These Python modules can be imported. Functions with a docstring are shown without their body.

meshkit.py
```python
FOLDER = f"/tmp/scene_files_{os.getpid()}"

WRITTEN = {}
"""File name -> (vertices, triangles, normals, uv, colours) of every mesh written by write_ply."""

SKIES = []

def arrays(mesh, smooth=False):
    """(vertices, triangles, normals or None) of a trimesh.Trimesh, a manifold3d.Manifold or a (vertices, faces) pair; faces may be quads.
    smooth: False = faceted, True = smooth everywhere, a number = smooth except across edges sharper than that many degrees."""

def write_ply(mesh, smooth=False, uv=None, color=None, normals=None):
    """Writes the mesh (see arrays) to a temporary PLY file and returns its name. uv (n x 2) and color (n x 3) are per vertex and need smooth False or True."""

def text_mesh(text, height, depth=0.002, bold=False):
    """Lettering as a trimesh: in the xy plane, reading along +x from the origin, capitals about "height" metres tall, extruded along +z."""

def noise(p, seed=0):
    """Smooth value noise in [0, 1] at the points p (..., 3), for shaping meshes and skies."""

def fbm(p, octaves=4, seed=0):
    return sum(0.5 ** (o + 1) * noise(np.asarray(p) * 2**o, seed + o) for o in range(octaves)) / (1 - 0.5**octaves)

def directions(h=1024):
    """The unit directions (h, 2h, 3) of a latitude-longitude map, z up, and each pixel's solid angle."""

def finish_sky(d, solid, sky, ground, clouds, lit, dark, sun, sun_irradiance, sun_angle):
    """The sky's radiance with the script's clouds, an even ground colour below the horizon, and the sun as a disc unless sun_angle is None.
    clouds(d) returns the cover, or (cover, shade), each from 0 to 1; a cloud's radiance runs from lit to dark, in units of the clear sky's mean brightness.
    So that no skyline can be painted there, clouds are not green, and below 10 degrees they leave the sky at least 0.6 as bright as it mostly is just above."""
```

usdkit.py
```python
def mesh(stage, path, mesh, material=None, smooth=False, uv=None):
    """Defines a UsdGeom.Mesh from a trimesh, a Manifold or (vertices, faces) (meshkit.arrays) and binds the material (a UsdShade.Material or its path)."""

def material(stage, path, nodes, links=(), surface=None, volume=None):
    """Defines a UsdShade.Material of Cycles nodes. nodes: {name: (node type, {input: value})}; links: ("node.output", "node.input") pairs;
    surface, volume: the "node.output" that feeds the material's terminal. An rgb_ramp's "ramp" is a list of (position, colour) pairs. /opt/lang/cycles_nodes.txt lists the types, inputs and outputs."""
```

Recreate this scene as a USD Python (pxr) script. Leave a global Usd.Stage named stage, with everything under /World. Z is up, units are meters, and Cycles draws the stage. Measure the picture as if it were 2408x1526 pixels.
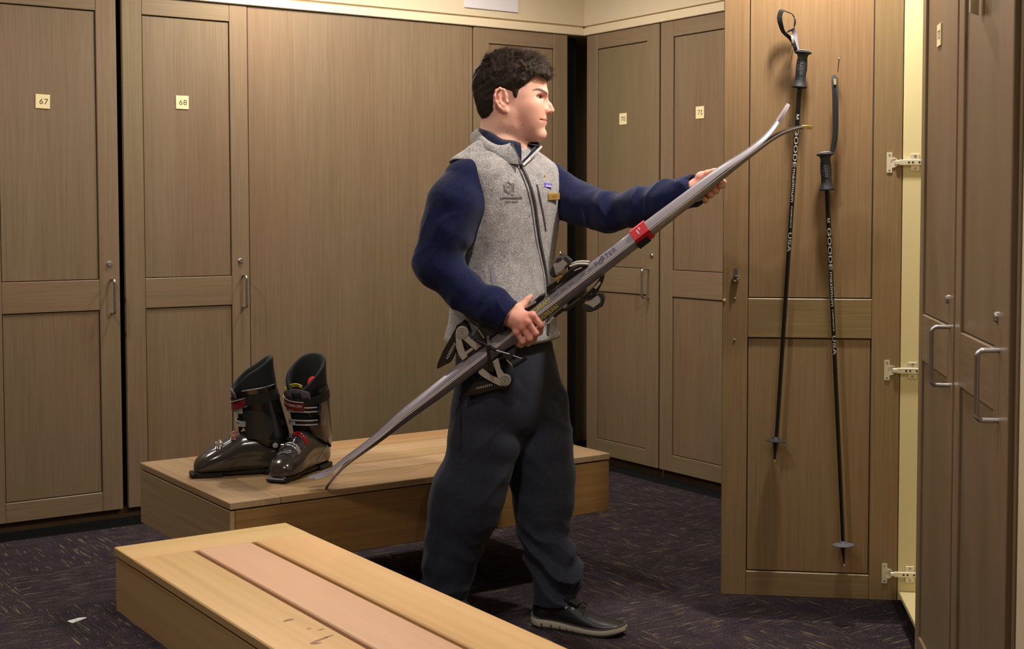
import math, numpy as np, trimesh, manifold3d, usdkit, meshkit
from pxr import Usd, UsdGeom, UsdLux, UsdShade, Sdf, Gf, Vt
from shapely.geometry import Polygon, LineString, Point
from shapely import affinity
from scipy.spatial import ConvexHull

stage = Usd.Stage.CreateInMemory()
UsdGeom.SetStageUpAxis(stage, UsdGeom.Tokens.z)
UsdGeom.SetStageMetersPerUnit(stage, 1.0)
UsdGeom.Xform.Define(stage, '/World'); UsdGeom.Scope.Define(stage, '/World/Looks')

# ---------------------------------------------------------------- camera, lights, exposure
EXPOSURE = 0.42
YAW, PITCH, ROLL = 0.5984, 0.0486, -0.0012
FWD = np.array([math.sin(YAW)*math.cos(PITCH), math.cos(YAW)*math.cos(PITCH), -math.sin(PITCH)])
_r = np.array([math.cos(YAW), -math.sin(YAW), 0.0]); _u = np.cross(_r, FWD)
RGT = _r*math.cos(ROLL)+_u*math.sin(ROLL); UPV = -_r*math.sin(ROLL)+_u*math.cos(ROLL)
cam = UsdGeom.Camera.Define(stage, '/World/camera')
M = np.eye(4); M[0,:3], M[1,:3], M[2,:3], M[3,:3] = RGT, UPV, -FWD, (-4.16, -5.5023, 1.31)
cam.AddTransformOp().Set(Gf.Matrix4d(M.tolist()))
cam.CreateHorizontalApertureAttr(36.0); cam.CreateVerticalApertureAttr(36.0*1526/2408)
cam.CreateFocalLengthAttr(3158.26*36/2408)
cam.CreateHorizontalApertureOffsetAttr(-15.04*36/2408); cam.CreateVerticalApertureOffsetAttr(-110.72*36/2408)
cam.CreateClippingRangeAttr(Gf.Vec2f(0.05, 100))
cam.CreateFStopAttr(9.0); cam.CreateFocusDistanceAttr(4.25)
cam.CreateExposureAttr(EXPOSURE)

def disk_light(name, x, y, z, power, radius=0.07, col=(1.0, .93, .83), aim=None, cone=70, soft=.6):
    l = UsdLux.DiskLight.Define(stage, '/World/'+name)
    l.CreateRadiusAttr(radius); l.CreateIntensityAttr(power/(math.pi*radius*radius)); l.CreateColorAttr(Gf.Vec3f(*col))
    l.AddTranslateOp().Set(Gf.Vec3d(x, y, z))
    if cone:
        sh = UsdLux.ShapingAPI.Apply(l.GetPrim()); sh.CreateShapingConeAngleAttr(cone); sh.CreateShapingConeSoftnessAttr(soft)
    return l
LAMPS = [(-1.20,-2.78,9.5), (-0.95,-0.72,4.6), (-1.80,-0.42,5.4), (-3.5,-0.70,5.0), (-4.2,-3.6,4.5), (-2.75,-3.1,3.6), (-2.9,-4.9,2.5)]
for i, (x, y, p) in enumerate(LAMPS):
    disk_light('downlight_lamp_%03d' % i, x, y, 2.62, p)

# ---------------------------------------------------------------- helpers
used = {}
def uname(parent, name):
    k = (parent, name); n = used.get(k, -1)+1; used[k] = n
    return name if n == 0 else '%s_%03d' % (name, n)
def setdata(prim, **kw):
    for k, v in kw.items():
        if v: prim.SetCustomDataByKey(k, v)
def ppath(parent):
    return '/World' if parent is None else str(parent.GetPath())
def rotz(deg):
    a = math.radians(deg); c, s = math.cos(a), math.sin(a)
    T = np.eye(4); T[:2,:2] = [[c,-s],[s,c]]; return T
def thing(name, label, cat, loc=(0,0,0), rz=0, group=None, kind=None):
    p = '/World/'+uname('/World', name)
    x = UsdGeom.Xform.Define(stage, p); x.AddTranslateOp().Set(Gf.Vec3d(*map(float, loc))); x.AddRotateZOp().Set(float(rz))
    setdata(x.GetPrim(), label=label, category=cat, group=group, kind=kind)
    return x.GetPrim()
def part(name, mesh, mat, parent=None, smooth=False, label=None, cat=None, group=None, kind=None):
    if isinstance(mesh, list): mesh = cat_mesh(mesh)
    p = ppath(parent)+'/'+uname(ppath(parent), name)
    m = usdkit.mesh(stage, p, mesh, mat, smooth=smooth)
    setdata(m.GetPrim(), label=label, category=cat, group=group, kind=kind)
    return m.GetPrim()
def struct(name, mesh, mat, parent=None, smooth=False, label=None):
    return part(name, mesh, mat, parent, smooth, label=label, kind='structure' if parent is None else None)
def tm(v, f): return trimesh.Trimesh(np.asarray(v, float), np.asarray(f), process=False)
def to_tm(m):
    if hasattr(m, 'to_mesh'):
        q = m.to_mesh(); return tm(q.vert_properties[:, :3], q.tri_verts)
    return m
def cat_mesh(ms): return trimesh.util.concatenate([to_tm(m) for m in ms])
def xf(m, T):
    m = to_tm(m).copy(); m.apply_transform(T); return m
def shift(m, d):
    T = np.eye(4); T[:3,3] = d; return xf(m, T)
def hull(pts):
    pts = np.asarray(pts, float); h = ConvexHull(pts)
    f = h.simplices.copy(); n = h.equations[:, :3]
    a, b, c = pts[f[:,0]], pts[f[:,1]], pts[f[:,2]]
    fl = np.einsum('ij,ij->i', np.cross(b-a, c-a), n) < 0
    f[fl] = f[fl][:, ::-1]
    return trimesh.Trimesh(pts, f, process=False)
def box(x0, x1, y0, y1, z0, z1, c=0.002):
    x0, x1 = min(x0,x1), max(x0,x1); y0, y1 = min(y0,y1), max(y0,y1); z0, z1 = min(z0,z1), max(z0,z1)
    c = min(c, .3*(x1-x0), .3*(y1-y0), .3*(z1-z0))
    if c <= 0:
        return shift(trimesh.creation.box((x1-x0, y1-y0, z1-z0)), ((x0+x1)/2, (y0+y1)/2, (z0+z1)/2))
    P = []
    for sx in (0,1):
        for sy in (0,1):
            for sz in (0,1):
                X, Y, Z = (x0,x1)[sx], (y0,y1)[sy], (z0,z1)[sz]
                dx, dy, dz = (c,-c)[sx], (c,-c)[sy], (c,-c)[sz]
                P += [(X, Y+dy, Z+dz), (X+dx, Y, Z+dz), (X+dx, Y+dy, Z)]
    return hull(P)
def align(p, d, up=None):
    """transform taking +z to d at p"""
    d = np.asarray(d, float); d /= np.linalg.norm(d)
    a = np.array([0,0,1.]) if up is None else np.asarray(up, float)
    if abs(d @ a) > .98*np.linalg.norm(a): a = np.array([1.,0,0])
    x = np.cross(a, d); x /= np.linalg.norm(x); y = np.cross(d, x)
    T = np.eye(4); T[:3,0], T[:3,1], T[:3,2], T[:3,3] = x, y, d, p
    return T
def cyl(p0, p1, r, n=20):
    p0, p1 = np.asarray(p0, float), np.asarray(p1, float); L = np.linalg.norm(p1-p0)
    m = trimesh.creation.cylinder(r, L, sections=n); m.apply_translation((0,0,L/2))
    return xf(m, align(p0, p1-p0))
def spline(pts, n, closed=False):
    from scipy.interpolate import CubicSpline
    P = np.asarray(pts, float)
    if closed: P = np.vstack([P, P[:1]])
    t = np.r_[0, np.cumsum(np.linalg.norm(np.diff(P, axis=0), axis=1)+1e-9)]
    cs = CubicSpline(t, P, bc_type='periodic' if closed else 'natural')
    return cs(np.linspace(0, t[-1], n, endpoint=not closed))
def frames(path, up=(0,0,1)):
    P = np.asarray(path, float); T = np.gradient(P, axis=0); T /= np.linalg.norm(T, axis=1)[:,None]
    u = np.asarray(up, float); A = []
    a = u - (u@T[0])*T[0]
    if np.linalg.norm(a) < 1e-3: a = np.array([1.,0,0]) - T[0][0]*T[0]
    for t in T:
        a = a-(a@t)*t; a /= np.linalg.norm(a); A.append(a.copy())
    A = np.array(A); return T, A, np.cross(T, A)
def loft(rings, cap=True, closed=False):
    R = np.asarray(rings, float); n, k, _ = R.shape
    v = R.reshape(-1, 3); f = []
    rng = range(n) if closed else range(n-1)
    for i in rng:
        j = (i+1) % n
        for a in range(k):
            b = (a+1) % k
            f += [(i*k+a, j*k+a, j*k+b), (i*k+a, j*k+b, i*k+b)]
    if cap and not closed:
        c0, c1 = len(v), len(v)+1
        v = np.vstack([v, R[0].mean(0), R[-1].mean(0)])
        for a in range(k):
            b = (a+1) % k
            f += [(c0, a, b), (c1, (n-1)*k+b, (n-1)*k+a)]
    m = tm(v, f)
    if m.volume < 0: m.invert()
    return m
def tube(path, r, n=12, up=(0,0,1), closed=False):
    P = np.asarray(path, float); T, A, B = frames(P, up)
    r = np.broadcast_to(np.asarray(r, float), (len(P),))
    th = np.linspace(0, 2*math.pi, n, endpoint=False)
    return loft([P[i]+r[i]*(np.cos(th)[:,None]*A[i]+np.sin(th)[:,None]*B[i]) for i in range(len(P))], closed=closed)
def strip(path, w, t, up=(0,0,1), n=None):
    """flat band: width w along 'up', thickness t"""
    P = np.asarray(path, float); T, A, B = frames(P, up)
    w = np.broadcast_to(np.asarray(w, float), (len(P),))
    return loft([[P[i]+A[i]*w[i]/2*a+B[i]*t/2*b for a, b in ((1,1),(-1,1),(-1,-1),(1,-1))] for i in range(len(P))])
def lathe(prof, n=32):
    return trimesh.creation.revolve(np.asarray(prof, float), sections=n)
def extrude(poly, h, c=0):
    """2D polygon (x,y) extruded along +z, edges optionally chamfered"""
    if not isinstance(poly, Polygon) and not hasattr(poly, 'geoms'): poly = Polygon(poly)
    poly = poly.buffer(0)
    ms = []
    for g in getattr(poly, 'geoms', [poly]):
        if c:
            inn = g.buffer(-c)
            for q in getattr(inn, 'geoms', [inn]):
                if q.is_empty: continue
                m = trimesh.creation.extrude_polygon(q, h, engine='earcut'); ms.append(m)
            m = trimesh.creation.extrude_polygon(g, h-2*c, engine='earcut'); m.apply_translation((0,0,c)); ms.append(m)
        else:
            ms.append(trimesh.creation.extrude_polygon(g, h, engine='earcut'))
    return cat_mesh(ms)
def basis(ex, ey, ez, o=(0,0,0)):
    T = np.eye(4); T[:3,0], T[:3,1], T[:3,2], T[:3,3] = ex, ey, ez, o; return T
def round_poly(pts, r):
    return Polygon(pts).buffer(-r).buffer(2*r).buffer(-r) if r else Polygon(pts)
def text2d(text, h, bold=False):
    m = meshkit.text_mesh(text, h, .0006, bold); return m

# ---------------------------------------------------------------- materials
def lin(r, g, b):
    return tuple(((c/255.0+.055)/1.055)**2.4 if c > 10 else c/255/12.92 for c in (r, g, b))
def mat(name, col, rough=.5, metal=0., spec=.5, **kw):
    return usdkit.material(stage, '/World/Looks/'+name, {'p': ('principled_bsdf', dict(base_color=col, roughness=rough, metallic=metal, specular_ior_level=spec, **kw))}, [], surface='p.BSDF')
def wood(name, cols, grain='z', rough=.42, fine=90., coarse=7., bump=.15, spec=.35, fleck=.5, coat=0.):
    """long-grain wood in the object's own coordinates; cols: dark, mid, light"""
    ax = {'x': 0, 'y': 1, 'z': 2}[grain]
    s1 = [fine]*3; s1[ax] = fine*.022
    s2 = [coarse]*3; s2[ax] = coarse*.07
    s3 = [1.3]*3; s3[ax] = .5
    n = {'t': ('texture_coordinate', {}), 'oi': ('object_info', {}), 'vm': ('vector_math', dict(math_type='multiply_add', vector2=(1,1,1))),
         'sc': ('vector_math', dict(math_type='scale', vector1=(7.3, 3.9, 5.1))),
         'm1': ('mapping', dict(scale=s1)), 'm2': ('mapping', dict(scale=s2)), 'm3': ('mapping', dict(scale=s3)),
         'n1': ('noise_texture', dict(scale=1., detail=4., roughness=.65)), 'n2': ('noise_texture', dict(scale=1., detail=3., roughness=.55, distortion=.6)),
         'n3': ('noise_texture', dict(scale=1., detail=2.)),
         'mx': ('mix_float', dict(fac=fleck)), 'rp': ('rgb_ramp', dict(ramp=[(.28, cols[0]), (.5, cols[1]), (.74, cols[2])])),
         'tint': ('mix_color', dict(blend_type='multiply', a=(1,1,1), fac=1.)), 'tr': ('rgb_ramp', dict(ramp=[(.3, (1.0,.90,.86)), (.5, (1,1,1)), (.7, (.93,1.0,.9))])),
         'b': ('bump', dict(strength=bump, distance=.0006)),
         'p': ('principled_bsdf', dict(roughness=rough, specular_ior_level=spec, coat_weight=coat, coat_roughness=.3))}
    l = [('oi.random', 'sc.scale'), ('t.object', 'vm.vector1'), ('sc.vector', 'vm.vector3')]
    for k in '123': l += [('vm.vector', 'm%s.vector' % k), ('m%s.vector' % k, 'n%s.vector' % k)]
    l += [('n1.fac', 'mx.a'), ('n2.fac', 'mx.b'), ('mx.result', 'rp.fac'), ('n3.fac', 'tr.fac'), ('rp.color', 'tint.a'), ('tr.color', 'tint.b'),
          ('tint.result', 'p.base_color'), ('n1.fac', 'b.height'), ('b.normal', 'p.normal')]
    return usdkit.material(stage, '/World/Looks/'+name, n, l, surface='p.BSDF')
LC = [lin(114,95,75), lin(127,107,84), lin(138,118,95)]
LC2 = [tuple(c*.93 for c in k) for k in LC]
M_LV = wood('locker_oak_vertical', LC, 'z', rough=.38, fleck=.34, fine=170); M_LH = wood('locker_oak_horizontal', LC, 'x', rough=.38, fleck=.34, fine=170)
M_LP = wood('locker_oak_panel', LC2, 'z', rough=.38, fleck=.30, fine=170)
M_CARC = mat('cabinet_dark', lin(48,38,28), .7)
M_BLACK = mat('black_base', lin(10,10,10), .8)
M_KICK = wood('toe_kick_wood', [lin(52,38,22), lin(72,54,32), lin(92,70,44)], 'x', rough=.6)
M_CREAM = mat('cream_laminate', lin(212,198,152), .35)
M_BENCH = wood('bench_maple', [lin(174,138,92), lin(199,162,112), lin(213,178,131)], 'y', rough=.42, fine=40, coarse=5, bump=.08, fleck=.6, spec=.3)
M_BENCHP = wood('bench_pink_maple', [lin(178,142,112), lin(199,163,133), lin(210,175,147)], 'y', rough=.42, fine=40, coarse=5, bump=.08, fleck=.6, spec=.3)
M_BENCHX = wood('bench_maple_end', [lin(174,138,92), lin(199,162,112), lin(213,178,131)], 'x', rough=.42, fine=40, coarse=5, bump=.08, fleck=.6, spec=.3)
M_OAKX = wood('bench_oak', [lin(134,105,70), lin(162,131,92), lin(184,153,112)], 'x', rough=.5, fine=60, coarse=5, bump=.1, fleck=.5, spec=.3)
M_OAKF = wood('bench_oak_front_shade', [lin(104,76,42), lin(130,97,56), lin(150,115,72)], 'x', rough=.5, fine=60, coarse=5, bump=.1, fleck=.5, spec=.3)  # darker, oranger oak: the shade on the front board is put into the colour
M_OAKPX = wood('bench_pink_oak', [lin(152,118,88), lin(179,145,112), lin(195,163,130)], 'x', rough=.5, fine=60, coarse=5, bump=.1, fleck=.5, spec=.3)
M_OAKY = wood('bench_oak_cross', [lin(126,101,74), lin(152,126,95), lin(174,148,117)], 'y', rough=.5, fine=60, coarse=5, bump=.1, fleck=.5, spec=.3)
M_WALL = mat('beige_paint', lin(206,190,160), .7)
M_CEIL = mat('ceiling_paint', lin(225,215,195), .8)
M_TRIM = mat('cream_trim', lin(214,196,166), .45)
M_VENT = mat('vent_enamel', lin(214,208,212), .4)
M_STEEL = mat('brushed_steel', lin(190,190,196), .3, 1.0)
M_CHROME = mat('chrome', lin(225,225,230), .12, 1.0)
M_NICKEL = mat('nickel', lin(226,220,204), .3, .55)
M_DARKMETAL = mat('dark_metal', lin(60,60,62), .4, .9)
M_PLATE = mat('ivory_plate', lin(238,220,172), .4)
M_INK = mat('black_ink', lin(60,52,40), .5)
M_WHITE = mat('white_paper', lin(225,225,228), .8)

def carpet():
    # woven loop carpet tiles: short gold flecks running both ways over dark plum
    def streak(pref, sc, thr):
        return {pref+'m': ('mapping', dict(scale=sc)), pref+'n': ('noise_texture', dict(scale=1., detail=3., roughness=.6, distortion=.8)),
                pref+'r': ('map_range', dict(from_min=thr, from_max=thr+.06, clamp=True))}
    n = {'g': ('geometry', {}), 'rot': ('mapping', dict(rotation=(0,0,.0))),
         'wob': ('noise_texture', dict(scale=9., detail=2.)),
         'ck': ('checker_texture', dict(color1=(0,0,0), color2=(1,1,1), scale=2.0)),
         'mx': ('mix_float', {}), 'base': ('noise_texture', dict(scale=160., detail=2.)), 'base2': ('noise_texture', dict(scale=14., detail=3.)),
         'br_ramp': ('rgb_ramp', dict(ramp=[(.25, lin(30,26,30)), (.5, lin(52,44,50)), (.75, lin(76,66,72))])),
         'br2': ('rgb_ramp', dict(ramp=[(.35, (.75,.75,.8)), (.65, (1.15,1.1,1.12))])), 'mu': ('mix_color', dict(blend_type='multiply', fac=1., use_clamp=False)),
         'col': ('mix_color', dict(b=lin(134,120,90))), 'fm': ('math', dict(math_type='multiply', value2=.62)),
         'bp': ('bump', dict(strength=.6, distance=.003)), 'bh': ('math', dict(math_type='add')),
         'p': ('principled_bsdf', dict(roughness=.95, specular_ior_level=.1, sheen_weight=.0))}
    n.update(streak('a', (9., 130., 1.), .585)); n.update(streak('b', (130., 9., 1.), .585))
    l = [('g.position', 'ck.vector')]
    for k in 'ab': l += [('g.position', k+'m.vector'), (k+'m.vector', k+'n.vector'), (k+'n.fac', k+'r.value')]
    l += [('ck.fac', 'mx.fac'), ('ar.result', 'mx.a'), ('br_.result', 'mx.b')] if False else [('ck.fac', 'mx.fac'), ('ar.result', 'mx.a'), ('br__', 'x')][:2]
    return n, l
def make_carpet():
    n, l = carpet()
    n['sb'] = n.pop('br_ramp'); n['sb2'] = n.pop('br2')
    n['brr'] = ('map_range', dict(from_min=.585, from_max=.645, clamp=True))
    l = [('g.position', 'ck.vector'), ('g.position', 'am.vector'), ('am.vector', 'an.vector'), ('an.fac', 'ar.value'),
         ('g.position', 'bm.vector'), ('bm.vector', 'bn.vector'), ('bn.fac', 'brr.value'),
         ('ck.fac', 'mx.fac'), ('ar.result', 'mx.a'), ('brr.result', 'mx.b'),
         ('g.position', 'base.vector'), ('base.fac', 'sb.fac'), ('g.position', 'base2.vector'), ('base2.fac', 'sb2.fac'), ('sb.color', 'mu.a'), ('sb2.color', 'mu.b'),
         ('mu.result', 'col.a'), ('mx.result', 'fm.value1'), ('fm.value', 'col.fac'), ('col.result', 'p.base_color'),
         ('base.fac', 'bh.value1'), ('mx.result', 'bh.value2'), ('bh.value', 'bp.height'), ('bp.normal', 'p.normal')]
    for k in ('wob', 'rot'): n.pop(k)
    n = {k: v for k, v in n.items() if not (k == 'br')}
    return usdkit.material(stage, '/World/Looks/carpet', n, l, surface='p.BSDF')
M_CARPET = make_carpet()

# ---------------------------------------------------------------- room shell
CEIL = 2.64; DB0 = .078
E = np.array([-.6738, -.7389]); NIN = np.array([.7389, -.6738]); Q0 = np.array([-.824, -2.687]); QANG = math.degrees(math.atan2(E[1], E[0]))
QB = Q0-E*1.223                                                 # where the diagonal wall meets the right wall
struct('floor', box(-6.2, 1.2, -8.2, 1.0, -.05, 0, 0), M_CARPET, label='dark plum carpet flecked with gold threads')
struct('ceiling', box(-6.2, 1.2, -8.2, 1.0, CEIL, CEIL+.05, 0), M_CEIL)
struct('wall_left', box(-6.2, -6.1, -8.2, 1.0, 0, CEIL, 0), M_LV)
struct('wall_front', box(-6.2, 1.2, -8.2, -8.1, 0, CEIL, 0), M_LV)
struct('wall_east', box(1.1, 1.2, -8.2, -2.3, 0, CEIL, 0), M_WALL)
struct('wall_panelling', box(-6.1, -2.994, .002, .5, DB0, 2.202, .002), M_LV, label='oak panelling left of locker 67')
struct('wall_back', box(-6.1, 1.2, .62, .72, 0, CEIL, 0), M_WALL)
struct('wall_right', box(.62, .72, -2.4, .62, 0, CEIL, 0), M_WALL)
def on_diag(m, s=0, y=0): return xf(m, np.array([[E[0],NIN[0],0,Q0[0]],[E[1],NIN[1],0,Q0[1]],[0,0,1,0],[0,0,0,1.]]) @ np.array([[1,0,0,s],[0,1,0,y],[0,0,1,0],[0,0,0,1.]]))
struct('wall_diagonal', on_diag(box(1.772, 2.05, -.004, .10, 0, CEIL, .012)), M_WALL, label='beige painted wall beside the last locker')
# soffit over the lockers and its trim
Z0, Z1, Z2 = 2.204, 2.240, 2.254
struct('wall_soffit_back', box(-6.1, 0, 0, .62, Z2, CEIL, 0), M_WALL, label='beige soffit above the numbered lockers')
struct('wall_soffit_right', box(0, .62, QB[1]-.02, .62, Z2, CEIL, 0), M_WALL)
struct('wall_soffit_diagonal', on_diag(box(-1.223, 1.772, 0, .62, Z2, CEIL, 0)), M_WALL)
def trimrun(L):
    return [box(0, L, -.010, .05, Z0, Z1, .003), box(0, L, .012, .05, Z1, Z2, 0)]
struct('trim_1', shift(cat_mesh(trimrun(6.1)), (-6.1, 0, 0)), M_TRIM, label='cream trim along the top of the back lockers')
struct('trim_2', xf(cat_mesh(trimrun(1.85)), np.array([[0,1,0,0],[-1,0,0,.07],[0,0,1,0],[0,0,0,1.]])), M_TRIM, label='cream trim along the top of the right lockers')
struct('trim_3', on_diag(cat_mesh(trimrun(2.9)), -1.223), M_TRIM)
# toe kicks
def kick(L): return box(0, L, .03, .05, .036, .080, 0), box(0, L, .022, .05, 0, .036, 0)
for nm, T in (('baseboard_back', np.array([[1,0,0,-6.1],[0,1,0,0],[0,0,1,0],[0,0,0,1.]])), ('baseboard_right', np.array([[0,1,0,0],[-1,0,0,0.1],[0,0,1,0],[0,0,0,1.]]))):
    a, b = kick(6.1 if nm.endswith('back') else 1.9)
    k = struct(nm, xf(a, T), M_KICK); struct('base_strip', xf(b, T), M_BLACK, k)
struct('baseboard_diagonal', on_diag(box(.56, 1.70, .03, .05, 0, .082, 0)), M_BLACK)

# ---------------------------------------------------------------- lockers
PT, M1, M2, PB, DB, DT = 2.128, 1.035, .910, .157, .078, 2.202
def door_parts(w, sl=.08, sr=.08, th=.022):
    """frame-and-panel door in closed pose: x 0..w, front y=0; returns list of (name, mesh, material)"""
    o = []
    g = .0035
    o.append(('stile', box(0, sl, 0, th, DB, DT), M_LV)); o.append(('stile', box(w-sr, w, 0, th, DB, DT), M_LV))
    for z0, z1 in ((PT, DT), (M2, M1), (DB, PB)):
        o.append(('rail', box(sl+.0004, w-sr-.0004, .0004, th-.0004, z0, z1), M_LH))
    for z0, z1 in ((M1, PT), (PB, M2)):
        o.append(('panel', box(sl+g, w-sr-g, .0065, th-.0065, z0+g, z1-g, .001), M_LP))
        o.append(('panel_core', box(sl-.004, w-sr+.004, th/2-.002, th/2+.002, z0-.004, z1+.004, 0), M_CARC))
    return o
def handle_mesh(x, z0=.897, z1=1.036, d=.042, r=.0052):
    c = .013
    pts = [(x, .0, z1)] + [(x, -d+c-c*math.sin(a), z1-c+c*math.cos(a)) for a in np.linspace(0, math.pi/2, 6)] + [(x, -d+c-c*math.cos(a), z0+c-c*math.sin(a)) for a in np.linspace(0, math.pi/2, 6)] + [(x, 0, z0)]
    return tube(np.array(pts), r, 14, up=(1,0,0))
def lock_mesh(x, z=1.10):
    m = lathe([(0,0), (.011,0), (.011,.003), (.0085,.006), (.0085,.007), (.006,.0072), (0,.0065)], 24)
    return xf(m, basis((1,0,0), (0,0,1), (0,-1,0), (x, 0, z)))
def plate_parts(locker, xc, number, z=1.772, w=.056, tilt=0.0):
    T = basis((1,0,0), (0,0,1), (0,-1,0), (xc, .0065, z)) @ rotz(tilt)
    pl = part('number_plate', xf(shift(box(-w/2, w/2, -w/2, w/2, 0, .003, .0006), (0,0,0)), T), M_PLATE, locker, label='ivory plate' + (' reading %s' % number if number else ''))
    if number:
        t = text2d(number, .021); t.apply_translation((-t.bounds[:,0].mean()+.003, -.010, .0030))
        part('numeral', xf(t, T), M_INK, pl)
def add_door(L, parts):
    for n, m, mt in parts: part(n, m, mt, L)
def locker(label, loc, rz, w, sl=.08, sr=.08, number=None, platex=None, handle=True, depth=.5, hx=None, tilt=0., platez=1.772, lx=None):
    L = thing('locker', label, 'locker', loc, rz, group='oak locker fronts')
    part('cabinet_body', box(.004, w-.004, .024, depth, .084, DT), M_CARC, L)
    add_door(L, door_parts(w, sl, sr))
    hx = w-.034 if hx is None else hx
    if handle:
        part('handle', handle_mesh(hx), M_STEEL, L, smooth=40); part('lock', lock_mesh(hx-.006 if lx is None else lx), M_STEEL, L, smooth=30)
    if platex is not None: plate_parts(L, platex, number, tilt=tilt, z=platez)
    return L
locker('oak locker door number 67 at the far left', (-2.990,0,0), 0, .590, .121, .083, '67', -2.696+2.990, hx=.555, lx=.547, tilt=-1.5, platez=1.752)
locker('oak locker door number 68 between locker 67 and the blank panel', (-2.376,0,0), 0, .547, .083, .081, '68', -2.1215+2.376, hx=.515, lx=.505, platez=1.774)
locker('oak locker door behind the man\'s head, beside the dark gap', (-.667,0,0), 0, .561, .088, .085, handle=True)
locker('oak locker door number 70 right of the dark gap', (0,-.020,0), -90, .566, .087, .09, '70', .289, hx=.494+.0, lx=.518, platez=1.767)
locker('oak locker door number 71 left of the open door', (0,-.598,0), -90, .566, .09, .09, '71', .272, platez=1.764)
locker('oak locker door number 73 right of the open locker', (*(Q0+E*.560),0), QANG, .520, .055, .075, '73', .235, hx=.477, lx=.447, platez=1.755)
L74 = locker('last oak locker door at the right edge', (*(Q0+E*1.098),0), QANG, .568, .065, .132, hx=.486, lx=.462)
part('number_plate', xf(box(-.028,.028,-.0015,.0015,-.028,.028,.0006), basis((math.cos(.5),-math.sin(.5),0),(math.sin(.5),math.cos(.5),0),(0,0,1),(.240,-.012,1.758))), M_PLATE, L74, label='ivory plate bent away from the door')
bp = thing('wall_panel', 'blank flush oak panel behind the man, without handle or number', 'wall panel', (-1.826,0,0), 0)
part('panel_sheet', box(0, 1.133, .002, .024, DB, DT), M_LP, bp)
part('edge_strip', box(1.1345, 1.153, .004, .024, DB, DT), M_LV, bp)
part('backing', box(.01, 1.145, .025, .40, .084, DT), M_CARC, bp)
wp = thing('wall_panel', 'plain oak filler panel in the corner behind the open door', 'wall panel', (0,-1.178,0), -90)
part('panel_sheet', box(0, QB[1]*-1-1.178-.004, .002, .024, DB, DT), M_LP, wp)
wq = thing('wall_panel', 'plain oak filler panel on the diagonal wall behind the open door', 'wall panel', (*QB,0), QANG)
part('panel_sheet', box(.004, 1.20, .002, .024, DB, DT), M_LP, wq)
wr = thing('wall_panel', 'narrow oak filler strip between the last locker and the beige wall', 'wall panel', (*(Q0+E*1.668),0), QANG)
part('panel_sheet', box(0.002, .022, .012, .030, DB, DT), M_LV, wr)
part('backing', box(.022, .100, .06, .08, .0, DT), M_BLACK, wr)
# dark open gap in the corner
gp = thing('corner_gap', 'narrow black opening between two rows of lockers in the corner', 'recess', (0,0,0), 0)
part('back_board', box(-.104, .02, .10, .12, .0, DT, 0), mat('gap_darkness', lin(17,17,16), .55), gp)  # black board put in to stand for the darkness inside the gap
part('floor_board', box(-.104, -.002, .012, .098, .0, .10, .002), M_KICK, gp)

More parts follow.
